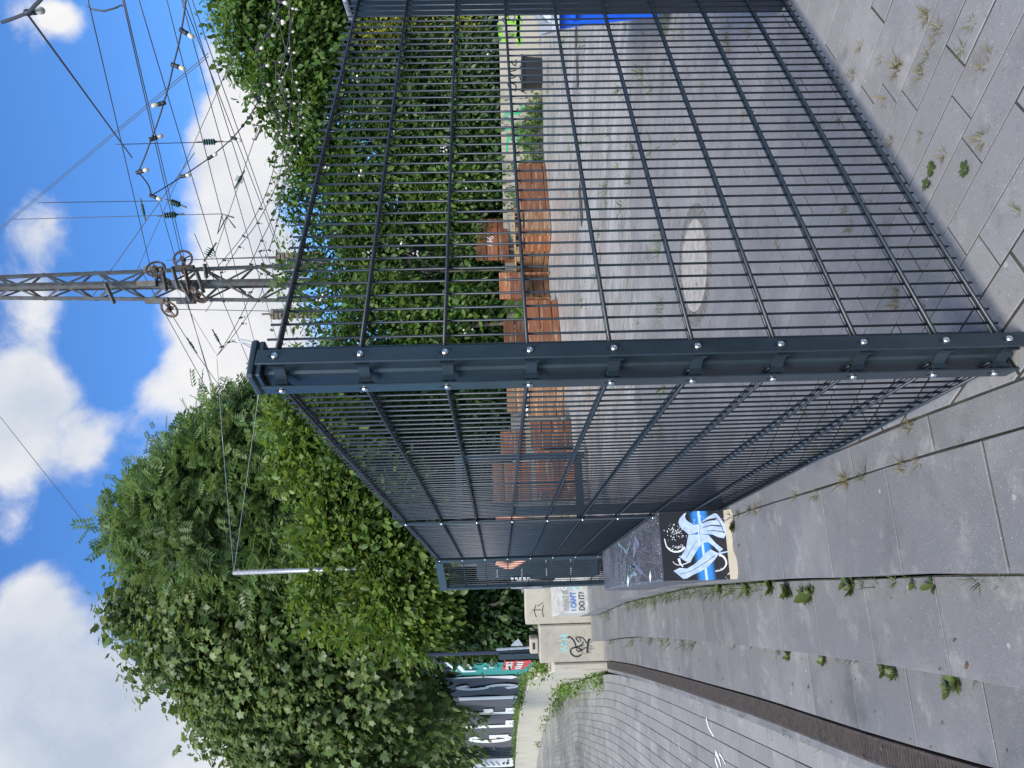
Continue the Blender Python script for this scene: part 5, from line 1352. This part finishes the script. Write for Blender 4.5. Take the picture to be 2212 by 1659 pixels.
# hedge of shrubs behind the retaining wall, right of the corner post
def shrub(label, blobs, material, n, size, seed, base, flowers=0, width=1.0, **kw):
    t = bare_tree('shrub', base, label, 'shrubs behind the retaining wall', [b[0] for b in blobs[:4]], .05, 'shrub')
    crown('crown', blobs, int(n*.72), 14, size*.88, 'ovate', material, t, seed, spread=.15, width=width, lump=.3, void=.22, **kw)
    if flowers:
        R = random.Random(seed); m = MB()
        for _ in range(flowers):
            b = R.choice(blobs); a = R.uniform(0, 6.28); e = R.uniform(-.5, 1); c = Vector(b[0]) + Vector((b[1][0]*math.cos(a)*.9, -abs(b[1][1])*.95*abs(math.sin(a)) - .08, b[1][2]*e*.8))
            for _ in range(R.randint(3, 7)):
                q = c + Vector((R.gauss(0,.06), R.gauss(0,.03), R.gauss(0,.06))); m.lathe([(.012,0),(.026,.006),(.004,.012)], q, Matrix.Rotation(rad(90+R.uniform(-30,30)), 3, 'X'), 5)
        tag(m.build('blossom', M_petal, t), kind='stuff')
    return t
SHY = 1.9
shrub('bright green shrub behind benches nearest the corner post', [blob(760,700,15.8,1.1,.8,.7), blob(860,690,15.6,1.1,.8,.9), blob(950,700,15.3,1.1,.7,.8), blob(1030,690,15.2,1.0,.5,.5), blob(800,620,16.2,1.0,.7,.8), blob(900,790,15.2,1.0,.6,1.0), blob(1000,790,15.0,.9,.5,.8)], ML_hedge2, 2000, .13, 21, (1.2,16,.3), 6)
SHY = 1.6
shrub('mid green shrub with white blossom behind the upper bench backs', [blob(740,540,17.2,1.2,.8,.8), blob(840,560,17,1.2,.8,.9), blob(920,520,16.8,1.2,.7,.8), blob(1010,560,16.6,1.1,.6,.7), blob(800,480,17.5,1.1,.7,.8)], ML_hedge, 1900, .13, 22, (3,17.2,.3), 16)
SHY = .5
shrub('loose bright shrub between benches and mid wall', [blob(720,430,18.2,1.2,.8,.8), blob(800,400,18,1.2,.8,.9), blob(890,400,17.9,1.2,.7,.8), blob(760,350,18.3,1.1,.7,.8), blob(980,430,17.6,1.1,.5,.8), blob(660,400,18.5,.9,.7,.6)], ML_hedge2, 1900, .14, 23, (4.6,18.2,.3), 10)
SHY = .3
shrub('dark bramble shrub with few white flowers above the mid wall', [blob(820,290,18.2,1.2,.8,.9), blob(900,260,18,1.2,.7,.9), blob(990,290,17.9,1.3,.5,.7), blob(1040,360,17.8,1.2,.4,.4), blob(860,330,18.2,1.0,.7,.8), blob(1040,250,17.8,1.0,.35,.4)], ML_hedge, 1900, .14, 24, (5.8,18.4,.3), 12)
shrub('dark green shrub above the black planter', [blob(820,180,18.4,1.2,.8,.9), blob(910,150,18.2,1.2,.7,.9), blob(1000,180,18,1.2,.5,.7), blob(1040,110,17.9,1.1,.4,.4), blob(880,90,18.4,1.1,.7,.9)], ML_dark, 1900, .14, 25, (7,18.4,.3), 8)
shrub('dark shrub at the picture edge beside the gate post', [blob(800,20,18.6,1.2,.8,1.0), blob(920,20,18.4,1.2,.7,1.0), blob(1030,30,18,1.2,.4,.6), blob(860,-60,18.6,1.2,.8,1.2), blob(1000,-70,18.2,1.2,.5,.9)], ML_hedge, 1700, .14, 26, (9,18.6,.3), 4)
SHY = 1.4
shrub('dark green hedge shrub seen through the left fence rods', [blob(760,850,15.2,1.0,.6,.9), blob(850,930,15,1.1,.6,1.0), blob(960,900,14.8,1.1,.5,.9), blob(1040,880,14.7,.9,.4,.5), blob(880,1030,14.8,1.0,.6,1.0), blob(980,1040,14.6,1.0,.5,.9), blob(1050,1000,14.4,.9,.4,.5), blob(960,1130,14.6,.9,.5,.9), blob(1050,1120,14.3,.8,.4,.6), blob(800,800,15.6,1.0,.6,.8)], ML_hedge, 2600, .13, 29, (-1.2,15.4,.3), 14)
SHY = .6
shrub('golden variegated shrub high in the hedge at the right', [blob(835,60,17.5,.35,.25,.55), blob(840,110,17.5,.40,.25,.5), blob(880,70,17.5,.3,.2,.5), blob(980,45,17.5,.45,.2,.6)], ML_var, 260, .10, 27, (8,17.9,.3))
shrub('dark undergrowth added low behind the wall as shade inside the hedge', [((-1.8,15.2,1.4),(1.4,.4,.7)), ((.4,17.2,1.6),(1.6,.4,.9)), ((2.6,18.9,1.8),(1.6,.4,1.0)), ((5.2,19.2,1.8),(1.8,.4,1.0)), ((8.2,19.3,1.9),(2,.4,1.0))], ML_dark, 2200, .13, 28, (3.5,18,.3))  # dark leaves added low down, shade of the hedge put into their colour
SHY = .3
# tree crown over the hedge, upper right
bl = [blob(600,60,19,1.7,1.4,1.4), blob(530,20,19.2,1.0,1.0,.8), blob(640,170,18.8,1.4,1.2,1.1), blob(690,270,18.6,1.2,1.0,.8), blob(700,100,18.6,1.5,1.1,1.2), blob(590,-60,19.2,1.6,1.3,1.5), blob(540,130,19.2,.6,.6,.5), blob(650,330,18.6,.6,.6,.4), blob(750,10,18.8,1.4,1.0,1.2), blob(600,195,19,.7,.7,.5)]
t = bare_tree('broadleaf_tree', (8.6, 19.4, .3), 'green broadleaf tree crown over the hedge behind the bulbs', None, [bl[i][0] for i in (0,1,2,3,4,5)], .16)
crown('crown', bl, 1900, 13, .15, 'ovate', ML_hedge2, t, 31, spread=.18, droop=.5, facing=.25, fill=.25, lump=.22)
SHY = 1.5
# sparse twigs of leaves reaching up before the mast
bl = [blob(640,620,16.6,.9,.5,.45), blob(610,600,16.6,.5,.3,.25), blob(660,700,16.2,.9,.5,.5), blob(640,560,16.8,.6,.4,.35), blob(610,470,17.2,.5,.3,.3), blob(640,440,17.4,.7,.4,.35), blob(600,380,17.6,.3,.2,.25), blob(690,740,15.8,.6,.4,.35)]
t = bare_tree('sapling', (2.4, 16.6, .3), 'thin leafy saplings reaching up before the mast and its weights', None, [bl[i][0] for i in (0,2,3,5)], .03, 'sapling')
crown('crown', bl, 170, 5, .12, 'ovate', ML_hedge2, t, 32, spread=.13, droop=.3, facing=.6, fill=.6)

# climbers and weeds
def weeds(name, spots, n, size, kind, material, seed, label, up=1.0, spread=.05, width=1.0, kind_=None):
    R = np.random.default_rng(seed); P = []; D = []; Sz = []
    for (x, y, z, r, k) in spots:
        m_ = int(n*k); a = R.random(m_)*6.28; rr = R.random(m_)**.6*r
        P += [(x+math.cos(t)*q, y+math.sin(t)*q, z) for t, q in zip(a, rr)]; D += [(math.cos(t)*.7+R.normal()*.4, math.sin(t)*.7+R.normal()*.4, up*R.random()+.15) for t in a]; Sz += list(size*np.exp(R.normal(size=m_)*.35)*(.6+.6*min(1, k)))
    P, D, Sz = np.array(P), np.array(D), np.array(Sz)
    N_ = np.tile([0,0,1.0], (len(P),1)) + R.normal(size=(len(P),3))*.5; N_ -= D*(N_*D).sum(1, keepdims=True)/(D*D).sum(1, keepdims=True)
    o = leaf_mesh(name, P, D, N_, Sz, kind, material, None, width); tag(o, label, 'weeds', kind='stuff'); return o
def spots_along(line, z, y0, y1, dx, cnt, seed, r=.03):
    R = random.Random(seed); out = []
    for _ in range(cnt): yy = R.uniform(y0, y1); out.append((lerp_poly(line, yy)+dx, yy, z, r*R.uniform(.4,1.4), R.choice((.15,.25,.4,.7))))
    return out
sp1 = spots_along(E1, Z2, 1.9, 11.5, -.018, 70, 1) + spots_along(E2, Z3, 2.1, 11.5, -.018, 60, 2) + spots_along(KLN, 0, 2.0, 9, 0, 40, 3, .02) + [(x, y, z, r*.6, k*.5) for x, y, z, r, k in spots_along(E3, Z3, 2.6, 9, -.16, 30, 4)]
weeds('step_weeds', sp1, 34, .036, 'blade', ML_plant, 41, 'small green weeds growing at the foot of the steps')
def z8(a, b_, z=0): q = gp((2696+a/1.58)/1.8517, (2022+b_/1.58)/1.8517, z); return (q.x, q.y, q.z)
def z3_(a, b_, z=0): q = gp((2696+a/1.58)/1.8517, (b_/1.58)/1.8517, z); return (q.x, q.y, q.z)
def z6_(a, b_, z=0): q = gp((2696+a/1.58)/1.8517, (1000+b_/1.58)/1.8517, z); return (q.x, q.y, q.z)
jw = [(*z3_(a, b_), r, k) for a, b_, r, k in ((1590,100,.02,.8),(1680,180,.02,.7),(1895,140,.015,.4),(1410,430,.025,1),(1640,265,.012,.35),(1600,360,.012,.4),(1565,460,.02,.6),(1820,310,.014,.5),(1950,430,.014,.4),(1130,480,.016,.5),(1330,640,.015,.4),(1310,370,.012,.3),(1180,290,.014,.4),(1990,340,.012,.4),(1945,870,.02,.6),(1565,860,.012,.35),(1700,980,.015,.4),(2180,1340,.012,.4),(1370,900,.015,.5),(340,190,.05,1),(350,320,.05,.9),(270,100,.05,.8),(480,200,.04,.6),(200,500,.05,.6),(265,650,.05,.6),(450,740,.04,.6),(60,210,.06,.9),(940,820,.03,.5),(1040,750,.02,.4),(1080,1320,.02,.5),(1120,1430,.02,.5),(660,1530,.03,.5),(870,1540,.025,.5),(1240,1250,.02,.3))]
jw += [(*z6_(a, b_), r, k) for a, b_, r, k in ((1490,1110,.018,.7),(1090,1450,.022,1),(900,1550,.018,.7),(770,1550,.014,.5),(1450,1360,.016,.7),(1540,1335,.012,.4),(520,1640,.02,.8),(840,1030,.018,.5),(1090,1180,.018,.5),(1410,270,.012,.6),(1410,340,.012,.6),(900,1270,.02,.5),(1580,370,.01,.3),(710,1280,.02,.4))]
weeds('joint_weeds', jw, 50, .027, 'blade', ML_dry, 42, 'small dry grass tufts in the paving joints')
R_ = random.Random(9); js = []
for _ in range(150):
    yy = R_.uniform(5, 16.5); xx = R_.uniform(-.28*yy+1.2, .62*yy)
    if yy < back_y(xx)-.3: js.append((xx, yy, 0, .06, R_.choice((.15,.25,.4,.6))))
for k in range(60): js.append((BACKW[0][0] + 14*k/60, back_y(BACKW[0][0] + 14*k/60)-.1, 0, .1, .5))
weeds('plaza_weeds', js, 30, .085, 'blade', ML_weed, 43, 'scattered weeds on the plaza behind the fence')
# brown soil-filled strip in the plaza
m = MB()
for (a, b_) in (((1252,400),(1258,482)), ((1247,120),(1249,190)), ((1244,60),(1246,100))):
    p, q = gp(*a), gp(*b_); d = (q-p).normalized(); nn = Vector((-d.y, d.x, 0)); w = .12; m.add([p+nn*w+Vector((0,0,.009)), p-nn*w+Vector((0,0,.009)), q-nn*w+Vector((0,0,.009)), q+nn*w+Vector((0,0,.009))], [(0,1,2,3)])
tag(m.build('soil_strip', mat('brown bark soil', (.085, .06, .05), .95, var=.4, var_scale=20)), 'brown soil strips set in the plaza paving', 'soil', kind='stuff')
# leafy plants that can be told apart
def plant(p, n, size, label, seed, mt=None, up=.8, wid=1.4):
    size *= .30 if p[2] > -.1 else .37; n = int(n*1.5)
    r = root('weed_plant', p, label, 'weed', 'broad-leaved weeds on the steps and paving'); R = np.random.default_rng(seed)
    a = R.random(n)*6.28; P = np.array([(p[0]+math.cos(t)*.006, p[1]+math.sin(t)*.006, p[2]+.004) for t in a]); D = np.array([(math.cos(t), math.sin(t), up*R.random()+.1) for t in a])
    N_ = np.tile([0,0,1.0], (n,1)); N_ -= D*(N_*D).sum(1, keepdims=True)/(D*D).sum(1, keepdims=True)
    leaf_mesh('leaf', P, D, N_, size*np.exp(R.normal(size=n)*.3), 'ovate', ML_plant, r, wid*.8)
    m = MB(); m.tube([p, (p[0]+.004, p[1], p[2]+size*.7)], [.004,.002], 5); m.build('stem', ML_weed, r)
plant(z3_(1640,1070), 16, .05, 'leafy weed beside the foot of the right fence panel', 1, ML_weed, .5)
plant(z3_(1605,1160), 12, .045, 'second leafy weed just below the first at the right fence', 2, ML_weed, .5)
plant(z3_(1850,1065), 13, .05, 'broad-leaved weed alone on the paving right of the fence', 3, ML_weed, .5)
plant(z8(1085,480,Z2), 12, .07, 'green weed at the step edge below the mural block', 4)
plant(z8(1520,500,Z2), 9, .06, 'grey green weed at the joint of the upper step', 5)
plant(z8(1640,500,Z2), 7, .08, 'single long-leaved weed nearest on the upper step', 6)
plant(z8(1330,1040,Z3), 18, .07, 'dense green weed on the lower step', 7)
plant(z8(1740,1170,Z3), 11, .09, 'big yellow green dock leaf weed on the lower step', 8)
plant(z8(380,140), 20, .09, 'leafy weed in the sand beside the mural block', 9, ML_weed, 1.2)
plant(z8(820,570,Z2), 16, .10, 'wide dock weed with dry stalk below the mural block corner', 10)
plant(z8(470,530,Z2), 20, .09, 'green weed clump beside the long side of the mural block', 11)
for k_, (a, b_, z, n_, sz, lb) in enumerate(((300,520,Z2,22,.10,'low leafy weed along the mural block side'), (620,520,Z2,24,.11,'bushy weed behind the mural block corner'), (730,540,Z2,20,.12,'dock weed clump nearest the mural block corner'), (870,560,Z2,16,.10,'weed with dry roots on the upper step'), (1130,520,Z2,14,.09,'second green weed at the upper step edge'),
    (730,950,Z3,16,.09,'small green weed on the lower step behind'), (960,980,Z3,14,.08,'dry rooted weed on the lower step'), (1400,1060,Z3,14,.09,'right half of the dense lower step weed'), (1790,1100,Z3,14,.10,'weed with roots on the lower step nearest'))):
    plant(z8(a, b_, z), n_, sz, lb, 60+k_, None, 1.3)
# rank growth along the mural block and the far step ends
sg = [(lerp_poly(E1, y_)-.03, y_, Z2, .05, .9) for y_ in np.arange(4.1, 8.4, .16)]
weeds('block_edge_weeds', sg, 50, .05, 'blade', ML_plant, 44, 'dry yellow weeds along the mural block', .9, width=.7)
sg = [(lerp_poly(E2, y_)-.03, y_, Z3, .07, .8) for y_ in (6.6,6.9,7.5,7.8,8.4,9.6)] + [(lerp_poly(E1, y_)-.04, y_, Z2, .08, .9) for y_ in (7.2,8.6,10.2,10.5)]
weeds('far_step_weeds', sg, 55, .075, 'blade', ML_plant, 45, 'green weed clumps on the far steps', .9, width=.6)
# sand at the block foot
m = MB(); P = []
R_ = random.Random(3)
for i in range(14):
    u = i/13; p = fF.p(u*fL, .0, .0); p1 = fF.p(u*fL, .0, .05 + .05*(.5+.5*math.sin(u*9)) + R_.uniform(-.012,.012)); P.append((p, p1))
V = []; 
for p, p1 in P: V += [(p.x, p.y, .022), ((p.x+p1.x)/2, (p.y+p1.y)/2, .013), (p1.x, p1.y, .0025)]
m.add(V, [(3*i+k, 3*i+k+1, 3*i+4+k, 3*i+3+k) for i in range(13) for k in range(2)]); tag(m.build('sand_drift', M_sand, None, True), 'pale sand drifted against the front of the mural block', 'sand', kind='stuff')
# creepers on the curved wall and grass on its end
def creep(name, pts, n, size, mt, seed, label, spread=.16, kind='ovate', width=1.0):
    R = np.random.default_rng(seed); P = []
    for (x, y_, z, k) in pts: P += list(np.array([x, y_, z]) + R.normal(size=(int(n*k), 3))*[spread, spread, spread*1.1])
    P = np.array(P); P[:, 2] = np.maximum(P[:, 2], ZF+.02); k = len(P); D = R.normal(size=(k,3))*.6 + [-.3,-.5,-.2]; N_ = R.normal(size=(k,3))*.5 + [-.4,-.6,.7]
    tag(leaf_mesh(name, P, D, N_, size*np.exp(R.normal(size=k)*.25), kind, mt, None, width), label, 'creeper', kind='stuff')
cp_ = []
for s, z, k in ((.3,-.38,.5),(.9,-.38,.5),(2.2,-.35,.3),(3.6,-.25,1),(4.4,-.1,1),(5.3,-.25,.7),(6.4,-.1,.8),(7.4,-.2,.9),(8.6,-.2,.9),(10,-.3,.8),(12,-.3,.7),(14,-.3,.6),(17,-.3,.5),(20,-.3,.5),(25,-.3,.5)):
    p, nr = wsm(s); cp_.append((p.x-.12*nr.x, p.y-.12*nr.y, z, k))
creep('wall_creeper', cp_, 110, .07, ML_weed, 51, 'green creepers at the foot of the curved wall', .10)
cp_ = []
for s in np.arange(.2, 30, .55):
    p, nr = wsm(s); cp_.append((p.x+.12*nr.x, p.y+.12*nr.y, .45+.21*min(1, s/4.5)+.06, 1.0 if s < 1.6 else .5))
creep('wall_top_growth', cp_, 60, .07, ML_weed, 52, 'grass and leaves along the top of the curved wall', .08)
cp_ = [(x, back_y(x)-.12, z, k) for x, z, k in ((5.6,.3,1),(5.9,.45,1),(6.2,.2,1),(5.2,.25,.9),(4.9,.5,.6),(4.4,.7,.5),(6.5,.15,.6),(4.2,.8,.5),(1.7,.75,.7),(1.3,.5,.8),(1.5,.35,.7))]
creep('wall_ivy', cp_, 120, .11, ML_hedge2, 53, 'ivy hanging over the retaining wall beside the benches', .17)

# ================================================================== person half hidden behind the fence end
def person():
    r = root('person', (-1.70, 8.25, 0), 'person in navy shirt and light trousers, hand on hip behind the fence end', 'person')
    bx, by = -1.70, 8.25
    def skin(name, verts, edges, radii, mt, sub=2):
        me = bpy.data.meshes.new(name); bm = bmesh.new(); lay = bm.verts.layers.skin.verify()
        vs_ = []
        for i, (v, rr) in enumerate(zip(verts, radii)):
            q = bm.verts.new((v[0], v[1], v[2])); q[lay].radius = rr if isinstance(rr, tuple) else (rr, rr); q[lay].use_root = (i == 0); vs_.append(q)
        for a, b_ in edges: bm.edges.new((vs_[a], vs_[b_]))
        bm.to_mesh(me); bm.free(); o = bpy.data.objects.new(name, me); COL.objects.link(o); o.parent = r
        o.modifiers.new('skin', 'SKIN'); s_ = o.modifiers.new('sub', 'SUBSURF'); s_.levels = sub; s_.render_levels = sub; me.materials.append(mt); return o
    # body: pelvis, spine, neck, head, arms, legs
    V = [(0,0,.95),(0,.01,1.10),(0,.02,1.28),(0,.02,1.43),(0,.01,1.53),(0,0,1.60),(0,-.01,1.70),
         (-.17,.02,1.42),(-.29,-.03,1.16),(-.19,-.10,1.00),(-.15,-.13,.97),(.17,.02,1.42),(.25,.02,1.15),(.22,-.08,.93),(.21,-.10,.85),
         (-.10,0,.90),(-.12,-.02,.50),(-.13,.03,.09),(-.14,-.12,.035),(.10,0,.90),(.12,.0,.50),(.13,.04,.09),(.15,-.11,.035)]
    E_ = [(0,1),(1,2),(2,3),(3,4),(4,5),(5,6),(3,7),(7,8),(8,9),(9,10),(3,11),(11,12),(12,13),(13,14),(0,15),(15,16),(16,17),(17,18),(0,19),(19,20),(20,21),(21,22)]
    Rd = [(.15,.11),(.145,.10),(.16,.11),(.13,.09),.055,.085,.09,.06,.045,.034,.03,.06,.045,.034,.03,.09,.062,.045,.035,.09,.062,.045,.035]
    skin('body', V, E_, Rd, M_skin)
    sv = [(0,0,.98),(0,.01,1.12),(0,.02,1.28),(0,.02,1.43),(-.17,.02,1.425),(-.235,-.005,1.28),(.17,.02,1.425),(.215,.02,1.28)]
    skin('shirt', sv, [(0,1),(1,2),(2,3),(3,4),(4,5),(3,6),(6,7)], [(.175,.135),(.165,.12),(.178,.13),(.14,.11),.078,.068,.078,.068], M_shirt)
    tv_ = [(0,0,.96),(-.10,0,.88),(-.12,-.02,.50),(-.13,.03,.12),(.10,0,.88),(.12,0,.50),(.13,.04,.12)]
    skin('trousers', tv_, [(0,1),(1,2),(2,3),(0,4),(4,5),(5,6)], [(.165,.13),.108,.085,.075,.108,.085,.075], M_trous)
    m = MB(); m.lathe([(.05,-.02),(.098,.02),(.106,.07),(.09,.125),(.05,.15),(.01,.157)], (bx, by+.015, 1.645), n=14); m.build('hair', M_hair, r, True)
    for sx in (-1, 1):
        m = MB(); m.lathe([(.006,0),(.012,.006),(.004,.01)], (bx+.033*sx, by-.098, 1.67), Matrix.Rotation(rad(90), 3, 'X'), 8); m.build('eye', M_dark, r)
    m = MB(); m.tube([(bx, by-.095, 1.665), (bx, by-.122, 1.635), (bx, by-.10, 1.628)], [.008,.014,.012], 6); m.build('nose', M_skin, r)
    m = MB(); m.tube([(bx-.022, by-.094, 1.60), (bx, by-.103, 1.598), (bx+.022, by-.094, 1.60)], [.004,.007,.004], 6); m.build('mouth', mat('lips', (.35, .13, .10), .5), r)
    for sx, hx, hy, hz in ((-1, -.15, -.13, .97), (1, .21, -.10, .85)):
        for k in range(5):
            m = MB(); a = (bx+hx+.012*(k-2)*sx, by+hy-.01, hz-.01); L_ = (.045,.075,.082,.076,.06)[k]
            b_ = (a[0]+(.03 if k == 0 else .005)*-sx, a[1]-.012, a[2]-L_*.55); c = (b_[0]+.004, b_[1]+.008, a[2]-L_)
            m.tube([a, b_, c], [.0095,.009,.006], 6); m.build('finger', M_skin, r, True)
    for sx in (-1, 1):
        m = MB(); m.bbox((bx+.135*sx, by-.055, .035), (.095, .26, .07), 0, .025); m.build('shoe', M_rubber, r)
person()

R_ = np.random.default_rng(77); P = []
for _ in range(70):
    yy = R_.uniform(2.3, 9); P.append((lerp_poly(E3, yy) + R_.normal()*.12 - .05, yy, Z3+.004) if R_.random() < .45 else (lerp_poly(E2, yy) - R_.random()*.3, yy, Z3+.006) if R_.random() < .5 else (lerp_poly(E1, yy) - R_.random()*.35, yy, Z2+.006))
for _ in range(60): yy = R_.uniform(3, 14); P.append((-.28*yy + R_.random()*.7*yy, yy, .006))
P = np.array(P); k = len(P); a = R_.random(k)*6.28; D = np.stack([np.cos(a), np.sin(a), R_.normal(size=k)*.1], 1)
o = leaf_mesh('leaf_litter', P, D, np.tile([0,0,1.], (k,1)) + R_.normal(size=(k,3))*.2, .017*np.exp(np.clip(R_.normal(size=k), -2, 1.3)*.4), 'ovate', leafmat('dead leaves', (.06,.045,.03), (.12,.085,.05), (.20,.16,.09), .1))
tag(o, 'dead leaves scattered over steps, drain and paving', 'litter', kind='stuff')
class FloorFace:
    def p(s, a, b, off=.003): return Vector((a, b, ZF+.0025+off*.5))
def z8l(a, b_): q = gp((2696+a/1.58)/1.8517, (2022+b_/1.58)/1.8517, ZF); return (q.x, q.y)
m = MB(); ff_ = FloorFace()
for st, w, w1 in (([(205,1345),(225,1410),(255,1460)], .035, .012), ([(265,1560),(285,1600),(300,1650)], .05, .02), ([(290,1570),(310,1600),(330,1640)], .02, .01), ([(262,1600),(275,1640),(282,1659)], .03, .03), ([(100,1600),(110,1620)], .015, .01), ([(30,1500),(45,1560)], .012, .006)):
    stroke(m, ff_, [z8l(*p) for p in st], w, .003, w1)
tag(m.build('paint_spill', M_white), 'white paint streaks spilt on the lower paving', 'paint', kind='stuff')
